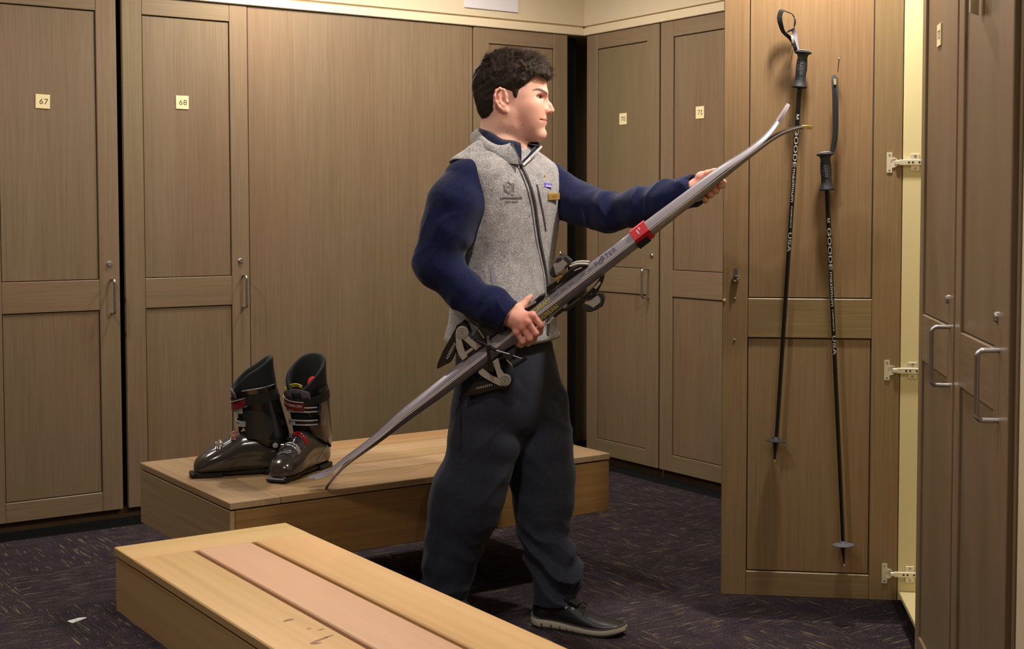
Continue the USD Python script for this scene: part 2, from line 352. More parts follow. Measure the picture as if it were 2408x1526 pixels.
# open locker
ol = thing('locker', 'open oak locker with its door swung out, cream inside, ski poles on the door', 'locker', (*Q0,0), QANG, group='oak locker fronts')
OPEN = np.array([[0,1,0,-.022],[-1,0,0,.028],[0,0,1,0],[0,0,0,1.]])
LD = [lin(117,95,68), lin(130,106,77), lin(142,118,88)]
M_DOOR = {'rail': wood('door_oak_rail', LD, 'y', rough=.38, fleck=.34, fine=170), 'stile': wood('door_oak_stile', LD, 'z', rough=.38, fleck=.34, fine=170), 'panel': wood('door_oak_panel', LD, 'z', rough=.38, fleck=.30, fine=170)}
for n, m, mt in door_parts(.552, .087, .079): part(n, xf(m, OPEN), M_DOOR.get(n, mt), ol, label='swung-open door stile' if n == 'stile' else None)
OW = .545
part('side_panel', box(-.018, 0.0, .030, .50, .08, DT, .001), M_CREAM, ol, label='cream laminate side wall with hinges')
part('side_panel', box(OW, OW+.016, .024, .50, .08, DT, .001), M_CREAM, ol)
part('back_panel', box(0, OW, .485, .50, .08, DT, .001), M_CREAM, ol)
part('top_panel', box(0, OW, .024, .485, DT-.02, DT, .001), M_CREAM, ol)
part('shelf_board', box(0.001, OW-.001, .034, .484, .092, .108, .002), M_CREAM, ol, label='cream bottom board')
part('plinth', box(-.02, OW+.01, .06, .08, 0, .09, 0), M_BLACK, ol)
def hinge(z):
    # concealed cup hinge: cup flange on the door face (x=0 plane, normal +x), arm to the side panel
    T = basis((0,-1,0), (0,0,1), (1,0,0), (0, .028, z))         # 2D: u = distance from hinge edge (towards free edge), v = up
    T[:3,0] = (0,-1,0); 
    fl = Polygon([(.033,-.030), (.046,-.030), (.046,.030), (.033,.030)]).buffer(.002)
    cup = Point(.029, 0).buffer(.0165)
    ring = fl.union(cup).difference(Point(.0255, 0).buffer(.0105)).difference(Polygon([(.005,-.006), (.026,-.006), (.026,.006), (.005,.006)]))
    a = part('hinge', xf(extrude(ring, .0028, .0005), T), M_NICKEL, ol, smooth=30)
    part('hinge_cup', xf(extrude(Point(.030,0).buffer(.011), .0012), T), M_NICKEL, a)
    for v in (-.024, .024):
        part('screw', xf(lathe([(0,0),(.0035,0),(.003,.0012),(0,.0012)], 12), T @ basis((1,0,0),(0,1,0),(0,0,1),(.0395, v, .0028))), M_STEEL, a)
    arm = [(.004,.012), (.012,.004), (.012,-.012), (.012,-.030)]
    # arm: from cup across the door edge to the side panel (x=0 plane continues into the cabinet)
    part('hinge_arm', cat_mesh([box(.004, .0125, .004, .022, z-.0065, z+.0065, .002), box(.003, .012, .016, .092, z-.0085, z+.0085, .0015)]), M_NICKEL, a)
    part('hinge_plate', cat_mesh([box(0, .004, .052, .080, z-.026, z+.026, .001)]), M_NICKEL, a)
    for v in (-.019, .019): part('screw', xf(lathe([(0,0),(.0045,0),(.004,.0016),(0,.0010)], 12), basis((0,1,0),(0,0,1),(1,0,0),(.004, .066, z+v))), M_STEEL, a)
    part('adjuster', cat_mesh([xf(lathe([(0,0),(.003,0),(.003,.0012),(0,.0006)], 10), basis((0,1,0),(0,0,1),(1,0,0),(.012, yy, z))) for yy in (.046,.058,.078)]), M_DARKMETAL, a)
for z in (1.463, .812, .165): hinge(z)
def onopen(s, z):           # point on the open door's inner face: s from free edge
    return np.array([0.0, -.524+s, z])
cl = part('latch', xf(lathe([(0,0),(.0115,0),(.0115,.010),(.009,.014),(.0045,.0145),(.004,.018),(0,.018)], 24), basis((0,1,0),(0,0,1),(1,0,0), onopen(.040,1.098))), M_CHROME, ol, smooth=30)
part('latch_cam', xf(extrude(round_poly([(-.0065,-.004),(.0065,-.004),(.0065,.032),(-.0065,.032)], .003), .002), basis((0,1,0),(0,0,1),(1,0,0), onopen(.040,1.098)+np.array([.011,0,0]))), M_STEEL, cl)
for s, z in ((.039,1.034), (.038,.902)):
    part('bolt_head', xf(lathe([(0,0),(.0042,0),(.0038,.002),(.002,.003),(0,.003)], 14), basis((0,1,0),(0,0,1),(1,0,0), onopen(s, z))), M_STEEL, ol, smooth=40)
part('bumper', xf(lathe([(0,0),(.005,0),(.004,.003),(0,.0035)], 14), basis((0,1,0),(0,0,1),(1,0,0), onopen(.006, 1.028))), mat('bumper_rubber', lin(190,160,120), .5), ol, smooth=40)
for s, z, lean in ((.215,1.903,0), (.351,1.777,0)):
    P0 = onopen(s, z-.03)
    pth = spline([P0, P0+(.012,0,-.001), P0+(.022,.0,.006), P0+(.030,.001,.024), P0+(.034,.002,.036)], 14)
    hk = part('hook', tube(pth, .0019, 8), M_STEEL, ol, smooth=50)
    part('hook_tip', shift(trimesh.creation.icosphere(2, .0042), pth[-1]), M_CHROME, hk, smooth=True)

# vents in the soffit
def vent(name, label, loc, rz):
    V = thing(name, label, 'air vent', loc, rz)
    part('face_plate', cat_mesh([box(-.155,.155,-.008,0,-.03,.15,.002)]), M_VENT, V)
    part('louvre_slot', box(-.105,.105,-.0088,-.0078,.03,.06,0), M_BLACK, V)
    for i in range(3): part('louvre', box(-.105,.105,-.016,-.008,.066+.028*i,.070+.028*i,.001), M_VENT, V)
    part('screw', xf(lathe([(0,0),(.004,0),(.003,.002),(0,.002)], 12), basis((1,0,0),(0,0,1),(0,-1,0),(.122,-.008,.045))), M_STEEL, V)
vent('air_vent', 'white enamelled air vent above the blank panel', (-.567,0,2.318), 0)
vent('air_vent', 'white air vent at the top edge above locker 71', (0,-.80,2.345), -90)

# ---------------------------------------------------------------- benches
def bench_local(loc, rz, label, w, l, zb, kind):
    """bench whose top is at .45; long axis local x (kind far) or -y (near)"""
    return thing('bench', label, 'bench', loc, rz, group='wooden locker room benches')
# far bench: long along x
FB = bench_local((-2.6522, -.9728, 0), math.degrees(.0059), 'long oak bench floating behind the man, carrying the black ski boots', 0, 0, 0, 'far')
bl, bw, T0 = 1.438, .7915, .022
def slat(poly2d, z0, z1): return shift(extrude(poly2d, z1-z0, .0015), (0,0,z0))
ew = .165
part('end_plank', box(0, ew-.001, -bw, 0, .45-T0, .45), M_OAKY, FB); part('end_plank', box(bl-ew+.001, bl, -bw, 0, .45-T0, .45), M_OAKY, FB)
ys = [0, .172, .312, .450, .592, bw]
for i in range(5):
    part('slat', box(ew+.0005, bl-ew-.0005, -ys[i]-.002 if i else 0, -ys[i+1]+.002 if i < 4 else -bw, .45-T0, .45, .002), (M_OAKX, M_OAKPX)[i % 2], FB)
z1 = .45-T0-.003
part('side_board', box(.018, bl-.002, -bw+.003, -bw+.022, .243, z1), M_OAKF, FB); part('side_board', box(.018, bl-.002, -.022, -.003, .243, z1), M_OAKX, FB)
part('side_board', box(.0, .0175, -bw+.003, -.003, .243, z1), M_OAKY, FB); part('side_board', box(bl-.021, bl-.003, -bw+.0225, -.0225, .245, z1-.001), M_OAKY, FB)
part('underside', box(.02, bl-.02, -bw+.023, -.023, .26, .275), M_CARC, FB)
part('pedestal', box(.16, .52, -bw+.22, -.22, 0, .26, .003), M_BLACK, FB); part('pedestal', box(.955, 1.0, -bw+.30, -.30, 0, .26, .003), M_BLACK, FB)
# near bench: long along -y
NB = bench_local((-3.0949, -2.09, 0), math.degrees(.005), 'maple bench in the foreground with two gaps between its three planks', 0, 0, 0, 'near')
nw, nl = .4800, 2.2
ep = .150
part('end_plank', box(0, nw, -ep, 0, .45-T0, .45), M_BENCHX, NB)
part('end_plank', box(0, nw, -nl, -nl+ep, .45-T0, .45), M_BENCHX, NB)
for i, (x0, x1) in enumerate(((0,.154),(.167,.311),(.324,nw))):
    part('slat', box(x0, x1, -nl+ep+.0005, -ep-.0006, .45-T0, .45, .003), (M_BENCH, M_BENCHP, M_BENCH)[i], NB)
zb = .285; z1 = .45-T0-.003
part('side_board', box(.003, .022, -nl+.004, -.003, zb, z1), M_BENCH, NB); part('side_board', box(nw-.022, nw-.003, -nl+.004, -.003, zb, z1), M_BENCH, NB)
part('side_board', box(.0225, nw-.0225, -.022, -.004, zb, z1), M_BENCHX, NB); part('side_board', box(.0225, nw-.0225, -nl+.004, -nl+.022, zb, z1), M_BENCHX, NB)
part('slot_bearer', box(.02, nw-.02, -nl+.03, -.03, .396, .404, 0), M_BENCH, NB)
part('underside', box(.023, nw-.023, -nl+.023, -.023, zb+.01, zb+.02, 0), M_CARC, NB)
part('pedestal', box(.12, nw-.12, -nl+.3, -.3, 0, zb+.02, .003), M_BLACK, NB)
M_STAIN = mat('wood_stain', lin(128,84,52), .5)
def blot(x, y, w, h, ang, seed):
    th = np.linspace(0, 2*math.pi, 24, endpoint=False)
    r = 1+.35*(meshkit.noise(np.c_[np.cos(th)*1.5+seed, np.sin(th)*1.5, th*0], seed)-.5)
    p = affinity.rotate(Polygon(np.c_[np.cos(th)*w*r, np.sin(th)*h*r]), ang)
    return shift(extrude(p, .0004), (x, y, .4499))
part('stain', cat_mesh([blot(.105,-.828,.014,.006,5,1)]), M_STAIN, NB, label='brown stain on the plank')
for i, q in enumerate([(.100,-.985,.026,.004,20,2), (.085,-1.0,.012,.005,-10,3), (.125,-.975,.014,.003,15,4), (.133,-.925,.008,.0025,10,5), (.115,-.905,.006,.002,0,6)]):
    part('stain', blot(*q), M_STAIN, NB)

# scraps on the carpet
def scrap(label, x, y, s, seed, z=0):
    rng = np.random.default_rng(seed)
    pts = rng.normal(size=(40,3))*np.array([s, s*.55, s*.22]); pts[:,2] = np.abs(pts[:,2])
    m = hull(pts); m = m.subdivide().subdivide(); v = m.vertices
    m.vertices = v*(1+.5*(meshkit.noise(v*220, seed)-.5))[:,None]; m.vertices[:,2] -= m.vertices[:,2].min()
    o = part('paper_scrap', shift(m, (x, y, z)), M_WHITE, None, smooth=40, label=label, cat='scrap of paper')
scrap('crumpled white tissue scrap on the carpet left of the near bench', -2.933, -1.188, .017, 5)
scrap('tiny white paper scrap on the carpet under the long bench', -1.662, -.864, .007, 6)
scrap('white crumb in the dark corner gap beside locker 70', -.03, -.06, .016, 7)
# ---------------------------------------------------------------- implicit modelling
class F:
    """signed distance built up on a set of points"""
def smin(a, b, k):
    if k <= 0: return np.minimum(a, b)
    h = np.maximum(k-np.abs(a-b), 0)/k
    return np.minimum(a, b)-h*h*k*.25
def smax(a, b, k): return -smin(-a, -b, k)
def cone(P, a, b, ra, rb):
    a, b = np.asarray(a, np.float32), np.asarray(b, np.float32); ba = b-a
    t = np.clip(((P-a)@ba)/max(float(ba@ba), 1e-9), 0, 1)
    return np.linalg.norm(P-a-t[:,None]*ba, axis=1)-(ra+(rb-ra)*t)
def chain(P, pts, k=.02):
    d = None
    for (a, ra), (b, rb) in zip(pts[:-1], pts[1:]):
        q = cone(P, a, b, ra, rb); d = q if d is None else smin(d, q, k)
    return d
def ell(P, c, r, R=None):
    q = P-np.asarray(c, np.float32)
    if R is not None: q = q@np.asarray(R, np.float32)
    r = np.asarray(r, np.float32)
    k0 = np.linalg.norm(q/r, axis=1); k1 = np.linalg.norm(q/(r*r), axis=1)
    return k0*(k0-1)/np.maximum(k1, 1e-9)
def ball(P, c, r): return np.linalg.norm(P-np.asarray(c, np.float32), axis=1)-r
def poly_sd(x, y, poly):
    V = np.asarray(poly, float); d = np.full(len(x), 1e9); ins = np.zeros(len(x), bool)
    for i in range(len(V)):
        a, b = V[i], V[(i+1) % len(V)]; e = b-a
        wx, wy = x-a[0], y-a[1]
        t = np.clip((wx*e[0]+wy*e[1])/max(e@e, 1e-12), 0, 1)
        d = np.minimum(d, (wx-e[0]*t)**2+(wy-e[1]*t)**2)
        c = (a[1] > y) != (b[1] > y)
        with np.errstate(divide='ignore', invalid='ignore'):
            ins ^= c & (x < (b[0]-a[0])*(y-a[1])/(b[1]-a[1]+1e-15)+a[0])
    return np.where(ins, -1, 1)*np.sqrt(d)
def near(P, d0, lo, hi, fn, big=.05):
    """evaluate fn only inside a box (else a lower bound of the distance)"""
    lo, hi = np.asarray(lo)-big, np.asarray(hi)+big
    m = np.all((P > lo) & (P < hi), axis=1)
    out = np.full(len(P), big, np.float32)
    if m.any(): out[m] = fn(P[m])
    return out
def march(fn, lo, hi, h, B=8, lip=1.0):
    """sparse surface nets of fn(P) over the box"""
    lo = np.asarray(lo, float); hi = np.asarray(hi, float)
    nb = np.ceil((hi-lo)/(h*B)).astype(int)
    gi = np.stack(np.meshgrid(*[np.arange(k) for k in nb], indexing='ij'), -1).reshape(-1, 3)
    cen = lo+(gi+.5)*h*B
    d = fn(cen.astype(np.float32))
    act = gi[np.abs(d) < h*B*.87*1.25*lip+.004]
    g1 = np.arange(B+1)
    loc = np.stack(np.meshgrid(g1, g1, g1, indexing='ij'), -1).reshape(-1, 3)
    V = np.empty((len(act), B+1, B+1, B+1), np.float32)
    step = max(1, 400000//len(loc))
    for s in range(0, len(act), step):
        a = act[s:s+step]
        pts = (lo+((a[:,None,:]*B+loc[None])*h)).reshape(-1, 3).astype(np.float32)
        V[s:s+step] = fn(pts).reshape(-1, B+1, B+1, B+1)
    N = nb*B+2
    S = V < 0
    corner = lambda A, i, j, k: A[:, i:i+B, j:j+B, k:k+B]
    cnt = sum(corner(S, i, j, k).astype(np.int8) for i in (0,1) for j in (0,1) for k in (0,1))
    bi, ci, cj, ck = np.nonzero((cnt > 0) & (cnt < 8))
    base = act[bi]*B+np.stack([ci, cj, ck], 1)
    acc = np.zeros((len(bi), 3)); num = np.zeros(len(bi))
    for ax in range(3):
        for o1 in (0,1):
            for o2 in (0,1):
                o = [0,0,0]; oth = [q for q in range(3) if q != ax]; o[oth[0]], o[oth[1]] = o1, o2
                p = list(o); p[ax] = 1
                v0 = V[bi, ci+o[0], cj+o[1], ck+o[2]]; v1 = V[bi, ci+p[0], cj+p[1], ck+p[2]]
                m = (v0 < 0) != (v1 < 0)
                t = np.where(m, v0/np.where(m, v0-v1, 1), 0)
                q = np.tile(np.array(o, float), (len(bi), 1)); q[:, ax] = t
                acc[m] += q[m]; num[m] += 1
    verts = lo+(base+acc/num[:,None])*h
    cid = (base[:,0]*N[1]+base[:,1])*N[2]+base[:,2]
    order = np.argsort(cid); cs = cid[order]
    def look(c):
        i = (c[:,0]*N[1]+c[:,1])*N[2]+c[:,2]
        k = np.clip(np.searchsorted(cs, i), 0, len(cs)-1)
        return np.where(cs[k] == i, order[k], -1)
    faces = []
    for ax in range(3):
        e = [0,0,0]; e[ax] = 1
        v0 = S[:, :B, :B, :B]; v1 = S[:, e[0]:e[0]+B, e[1]:e[1]+B, e[2]:e[2]+B]
        b_, i_, j_, k_ = np.nonzero(v0 != v1)
        g = act[b_]*B+np.stack([i_, j_, k_], 1); neg = v0[b_, i_, j_, k_]
        u, w = [np.eye(3, dtype=int)[(ax+q) % 3] for q in (1, 2)]
        q = np.stack([look(g-u-w), look(g-w), look(g), look(g-u)], 1)
        ok = (q >= 0).all(1); q, neg = q[ok], neg[ok]
        q[~neg] = q[~neg][:, ::-1]
        faces.append(q)
    q = np.vstack(faces)
    f = np.vstack([q[:, [0,1,2]], q[:, [0,2,3]]])
    m = tm(verts, f); m.remove_unreferenced_vertices()
    return m
def keep_big(m, frac=.02):
    cc = trimesh.graph.connected_components(m.face_adjacency, nodes=np.arange(len(m.faces)))
    big = max(len(c) for c in cc)
    idx = np.concatenate([c for c in cc if len(c) > frac*big])
    q = tm(m.vertices, m.faces[idx]); q.remove_unreferenced_vertices(); return q
def fbmp(P, s, seed=0, oct=2):
    return (meshkit.fbm(P*np.asarray(s), oct, seed)-.5).astype(np.float32)
def interp_ring(z, tab):
    tab = np.asarray(sorted(tab), float)
    from scipy.interpolate import PchipInterpolator
    return PchipInterpolator(tab[:,0], tab[:,1:], axis=0)(np.clip(z, tab[0,0], tab[-1,0]))
def ringbody(P, tab, p=2.2):
    """rings: z -> cx, cy, half width a (shoulder axis), half depth b, angle"""
    r = interp_ring(P[:,2], tab); c, s = np.cos(r[:,4]), np.sin(r[:,4])
    x, y = P[:,0]-r[:,0], P[:,1]-r[:,1]
    X, Y = x*c+y*s, -x*s+y*c                                   # X along the shoulders, -Y = chest
    q = (np.abs(X/r[:,2])**p+np.abs(Y/r[:,3])**p)**(1/p)
    return ((q-1)*np.minimum(r[:,2], r[:,3])*.92).astype(np.float32)

# ---------------------------------------------------------------- the person, in a frame at his feet (x = the way he faces, z up)
PO = (-1.81322, -1.98792, 0); PRZ = -math.degrees(YAW)
man = thing('person', 'young man in grey fleece vest and navy shirt holding a pair of skis, looking right', 'person', PO, PRZ)
def z_of(u, v): return (0.0093, 0.0, 1.6671)[2]
HC = np.array((0.0093, 0.0, 1.6671)); KP = .001355
def hp(u, v, y=0.): return (HC[0]+(u-1195)*KP, HC[1]+y, HC[2]-(v-230)*KP)

HEADTAB = []
for v, fr, bk, w in ((141,1206,1186,.012),(146,1238,1158,.034),(154,1257,1142,.052),(167,1272,1131,.066),(185,1281.5,1123,.0745),(205,1285,1119,.0775),(222,1286,1119,.077),(240,1279,1122,.0745),(256,1277.5,1127,.0715),(272,1278,1135,.067),(286,1278.5,1146,.061),(300,1277,1160,.055),(312,1276,1178,.046),(322,1268,1200,.034),(330,1255,1222,.016)):
    a = hp(fr, v); b = hp(bk, v)
    HEADTAB.append(((a[2]), (a[0]+b[0])/2, (a[0]-b[0])/2, w))
def head_base(P, off=0.):
    r = interp_ring(P[:,2], HEADTAB)
    x = (P[:,0]-r[:,0])/(r[:,1]+off); y = (P[:,1]-HC[1])/(r[:,2]+off)
    y = y*(1+.10*np.clip(x, 0, 1)**2)
    q = (np.abs(x)**2.25+np.abs(y)**2.25)**(1/2.25)
    d = (q-1)*np.minimum(r[:,1]+off, r[:,2]+off)
    zt = max(t[0] for t in HEADTAB)+off
    zb = min(t[0] for t in HEADTAB)-off*.5
    return np.maximum(d*.9, np.maximum(P[:,2]-zt, zb-P[:,2])).astype(np.float32)
def mirror(P): 
    Q = P.copy(); Q[:,1] = HC[1]-np.abs(P[:,1]-HC[1]); return Q
EYE = hp(1260.8, 231, -.0365)
def head(P):
    Q = mirror(P)
    d = head_base(P)
    d = smin(d, ell(Q, hp(1275, 219, -.024), (.012,.024,.008)), .016)             # brow ridge
    d = smin(d, cone(Q, hp(1186, 292, -.050), hp(1262, 318, -.014), .015, .014), .022)  # jaw
    d = smin(d, ball(Q, hp(1270.5, 314.5, -.006), .0165), .016)                    # chin
    d = smin(d, ell(Q, hp(1250, 251, -.043), (.028,.024,.022)), .03)               # cheek
    d = smin(d, ell(Q, hp(1240, 276, -.036), (.040,.028,.040)), .03)               # lower cheek
    d = smin(d, ell(Q, hp(1268, 283, 0), (.017,.026,.020)), .02)                   # muzzle
    d = smax(d, -ell(Q, hp(1266, 231.2, -.045), (.0150,.0130,.0066)), .008)         # eye socket
    # nose
    n = smin(cone(Q, hp(1281, 229, 0), hp(1291.5, 247, 0), .0046, .0052), cone(Q, hp(1291.5, 247, 0), hp(1297.0, 258.2, 0), .0052, .0072), .008)
    n = smin(n, ell(Q, hp(1283, 261.3, -.0102), (.0100,.0068,.0076)), .006)
    n = smin(n, cone(Q, hp(1294, 261.5, 0), hp(1281, 266, 0), .0058, .006), .008)
    n = smin(n, cone(Q, hp(1277, 240, -.004), hp(1282, 257, -.010), .007, .0075), .012)
    d = smin(d, n, .010)
    d = smax(d, -ell(Q, hp(1288, 265, -.0065), (.0062,.0034,.0042)), .003)         # nostrils
    # lips
    up = smin(cone(Q, hp(1278.6, 278.8, -.004), hp(1275, 280, -.013), .0048, .0042), cone(Q, hp(1275, 280, -.013), hp(1267, 282, -.024), .0042, .0026), .006)
    lo = smin(cone(Q, hp(1279.6, 289.0, 0), hp(1275, 288.4, -.012), .0056, .0050), cone(Q, hp(1275, 288.4, -.012), hp(1267.5, 285, -.023), .0050, .0026), .006)
    d = smin(d, smin(up, lo, .001), .005)
    ux = np.clip((Q[:,0]-hp(1267,0)[0])/(hp(1290,0)[0]-hp(1267,0)[0]), 0, 1)
    g2 = np.hypot(np.minimum(Q[:,0]-hp(1267,0)[0], 0), Q[:,2]-(HC[2]-(283.0+.5*np.sin(ux*3)-230)*KP))-.0012
    d = smax(d, -np.maximum(g2, -(d+.0036)), .0022)
    d = smax(d, -ell(Q, hp(1287, 299, 0), (.005,.018,.0035)), .010)                  # below the lower lip
    d = smax(d, -ell(Q, hp(1284.5, 274, 0), (.0035,.0035,.006)), .004)             # philtrum
    # eyelids: a shell round the eyeball, open at the front
    e = np.asarray(EYE, np.float32)
    sh = np.abs(ball(Q, EYE, .0128))-.0011
    q = Q-e
    ca, sa = math.cos(math.radians(38)), math.sin(math.radians(38))
    fw, tg = q[:,0]*ca-q[:,1]*sa, q[:,0]*sa+q[:,1]*ca
    open_ = np.abs(q[:,2]+.0003)-.0041*np.sqrt(np.clip(1-(tg/.0118)**2, 0, 1))
    sh = smax(sh, -np.maximum(open_, -(fw-.001)), .0010)
    sh = np.maximum(sh, -(fw+.004))
    d = smin(d, sh, .004)
    d = np.maximum(d, -(ball(Q, EYE, .0119)))
    # ear
    def ear(p):
        yb = lambda u, v, o: hp(u, v, -.0735-o)
        path = [yb(1189,241,.004), yb(1190,228,.006), yb(1186,217.5,.009), yb(1177,214,.013), yb(1168.5,219,.016), yb(1165.5,231,.018), yb(1168,245,.016), yb(1175.5,256,.012), yb(1184,263.5,.007)]
        h = chain(p, [(a, .0036) for a in path], .006)
        plate = ell(p, hp(1180, 237, -.0795), (.0165,.0042,.0275))
        lobe = ell(p, hp(1187.5, 261, -.0795), (.0085,.0048,.0100))
        anti = chain(p, [(yb(1180,222,.010), .0030), (yb(1174.5,231,.012), .0032), (yb(1175.5,244,.011), .0034), (yb(1183,252.5,.008), .0034), (yb(1190,250,.006), .0034)], .005)
        trag = ball(p, hp(1193, 243.5, -.0800), .0048)
        o = smin(smin(h, plate, .006), lobe, .006); o = smin(smin(o, anti, .005), trag, .004)
        o = smax(o, -ell(p, hp(1185, 240.5, -.0860), (.0062,.0072,.0085)), .003)
        o = smax(o, -ell(p, hp(1171, 228, -.0945), (.0022,.006,.0120)), .003)
        return o
    d = smin(d, near(Q, d, hp(1158, 275, -.105), hp(1202, 205, -.055), ear), .006)
    return d
def neck(P):
    d = cone(P, hp(1189, 285), hp(1178, 362), .0585, .066)
    d = smin(d, cone(P, hp(1165, 285), hp(1160, 350), .040, .056), .03)
    d = smin(d, cone(P, hp(1196, 268, -.056), hp(1232, 356, -.020), .010, .012), .026)   # neck muscle
    d = smin(d, ball(P, hp(1229, 350), .012), .03)
    return d
# hands: joints as (point, radius)
RH = dict(
  wrist=[((0.0112, -0.235, 0.9995), .027), ((0.029, -0.246, 0.9953), .029)],
  fingers=[
   [((0.0819, -0.262, 1.0041), .0118), ((0.1071, -0.258, 0.9759), .0100), ((0.105, -0.236, 0.9525), .0088), ((0.0963, -0.218, 0.9458), .0080)],
   [((0.068, -0.266, 0.9855), .0120), ((0.0919, -0.262, 0.9523), .0102), ((0.0872, -0.238, 0.9323), .0090), ((0.0798, -0.216, 0.9303), .0082)],
   [((0.0517, -0.264, 0.9702), .0114), ((0.0743, -0.26, 0.9357), .0098), ((0.0694, -0.236, 0.9182), .0086), ((0.0619, -0.216, 0.9188), .0078)],
   [((0.0353, -0.258, 0.9558), .0104), ((0.0529, -0.254, 0.9263), .0088), ((0.0492, -0.234, 0.9129), .0078), ((0.0428, -0.218, 0.9126), .0070)]],
  thumb=[((0.0366, -0.24, 1.0214), .0155), ((0.0544, -0.222, 1.0329), .0125), ((0.0685, -0.212, 1.0475), .0105), ((0.0774, -0.208, 1.0568), .0082)])
LH = dict(
  wrist=[((0.562, -0.232, 1.3757), .027), ((0.5786, -0.24, 1.3831), .028)],
  fingers=[
   [((0.6238, -0.24, 1.4031), .0115), ((0.6419, -0.262, 1.3976), .0098), ((0.6374, -0.292, 1.3864), .0092), ((0.6245, -0.312, 1.3879), .0082)],
   [((0.6128, -0.238, 1.3906), .0118), ((0.6257, -0.262, 1.3801), .0100), ((0.6195, -0.292, 1.3709), .0092), ((0.607, -0.314, 1.3755), .0084)],
   [((0.6003, -0.238, 1.3781), .0114), ((0.6108, -0.262, 1.3639), .0098), ((0.604, -0.292, 1.3585), .0090), ((0.5937, -0.312, 1.3644), .0082)],
   [((0.5875, -0.24, 1.3642), .0106), ((0.5934, -0.262, 1.3451), .0090), ((0.5882, -0.29, 1.3424), .0084), ((0.5807, -0.308, 1.3497), .0074)]],
  thumb=[((0.5824, -0.248, 1.4118), .0150), ((0.5992, -0.262, 1.4214), .0120), ((0.6147, -0.276, 1.4272), .0102), ((0.625, -0.29, 1.4305), .0084)])
def hand(P, H, seed):
    w = [ (np.asarray(a), r) for a, r in H['wrist']]
    d = cone(P, w[0][0], w[1][0], w[0][1], w[1][1])
    m = [np.asarray(f[0][0]) for f in H['fingers']]
    for i in range(4):                                             # metacarpals
        a = w[1][0]*.8+m[i]*.2
        d = smin(d, cone(P, a, m[i], .0165, H['fingers'][i][0][1]+.0012), .012)
    pc = (m[1]+m[2])/2*.5+w[1][0]*.5
    d = smin(d, cone(P, pc, (m[0]+m[3])/2*.75+w[1][0]*.25, .0175, .014), .014)
    t = H['thumb']; d = smin(d, cone(P, w[1][0], t[0][0], .019, t[0][1]), .016)
    d = smin(d, cone(P, t[0][0], m[0]*.55+w[1][0]*.45, .013, .011), .014)
    th = chain(P, [(np.asarray(a), r) for a, r in t], .004); d = smin(d, th, .006)
    for f in H['fingers']:
        g = chain(P, [(np.asarray(a), r) for a, r in f], .003)
        for (a, r), kk in zip(f[:2], (.0014, .0007)): g = smin(g, ball(P, np.asarray(a)+(0,-.001,0), r+kk), .003)
        d = smin(d, g, .0035)
    return d
def bounds(H, pad=.03):
    pts = np.array([a for a, r in H['wrist']+H['thumb']]+[a for f in H['fingers'] for a, r in f]); return pts.min(0)-pad, pts.max(0)+pad
RB, LB = bounds(RH), bounds(LH)
# arm centre lines
RARM = [((-0.1239, -0.118, 1.4069), .062), ((-0.1502, -0.145, 1.3316), .079), ((-0.1756, -0.158, 1.2506), .074), ((-0.2103, -0.165, 1.1543), .0605), ((-0.1272, -0.19, 1.0732), .0515), ((-0.0474, -0.215, 1.0299), .0475), ((0.0163, -0.24, 0.9999), .0475)]
LARM = [((0.1382, 0.115, 1.3956), .072), ((0.2334, 0.035, 1.3362), .061), ((0.3197, -0.045, 1.3105), .0545), ((0.4056, -0.12, 1.3246), .051), ((0.48, -0.175, 1.3461), .048), ((0.5678, -0.236, 1.3756), .0480)]
def skin(P):
    d = near(P, None, hp(1100,420,-.115), hp(1310,135,.115), lambda p: smin(head(p), neck(p), .022))
    for A, H, Bd in ((RARM, RH, RB), (LARM, LH, LB)):
        def f(p, A=A, H=H):
            q = hand(p, H, 1); return smin(q, chain(p, [(a, min(r*.6, .042)) for a, r in A[:-1]]+[(H['wrist'][0][0], .027)], .02), .015)
        pts = np.array([a for a, r in A]); lo, hi = np.minimum(pts.min(0)-.06, Bd[0]), np.maximum(pts.max(0)+.06, Bd[1])
        d = smin(d, near(P, None, lo, hi, f), .0)
    sh = np.array([RARM[0][0], LARM[0][0]])
    d = smin(d, cone(P, sh[0], sh[1], .045, .045), .03)
    d = smin(d, cone(P, hp(1178,355), (sh[0]+sh[1])/2-(0,0,.12), .062, .08), .03)
    t = ringbody(P, [(z, cx, cy, max(a-.030, .03), max(b-.030, .03), th) for z, cx, cy, a, b, th in VEST[2:]], 2.2)
    t = smax(t, VEST[-1][0]-P[:,2], .03); t = smax(t, P[:,2]-VEST[3][0], .03)
    return smin(d, t, .04)

# cloth
CH = math.radians(45)
def rg(v, cu, cy, a, b, th): 
    p = (0.0085, 0.0, 1.1745); z = HC[2]-(v-230)*KP; return (z, HC[0]+(cu-1195)*KP, cy, a, b, math.radians(th))
VEST = [rg(338,1186,.006,.075,.068,45), rg(352,1186,.006,.112,.080,45), rg(366,1186,.006,.160,.090,45), rg(382,1190,.004,.190,.104,45), rg(410,1193,.0,.199,.116,45), rg(450,1195,.0,.199,.126,45), rg(520,1193,.0,.192,.124,47), rg(600,1190,.0,.178,.122,50), rg(660,1187,.0,.186,.130,53), rg(720,1184,.0,.196,.141,56), rg(775,1182,.0,.203,.149,58), rg(800,1184,.0,.198,.145,58), rg(822,1186,.0,.190,.138,58)]
def vest_body(P): return ringbody(P, VEST, 2.35)
ZHEM = HC[2]-(800-230)*KP
def armhole(P, c, r, off):
    return cone(P, c, c+np.asarray(off), r, r)
ax = np.array([math.cos(CH), math.sin(CH), 0])
def folds(P, seed, amp, s): return fbmp(P, s, seed, 3)*amp
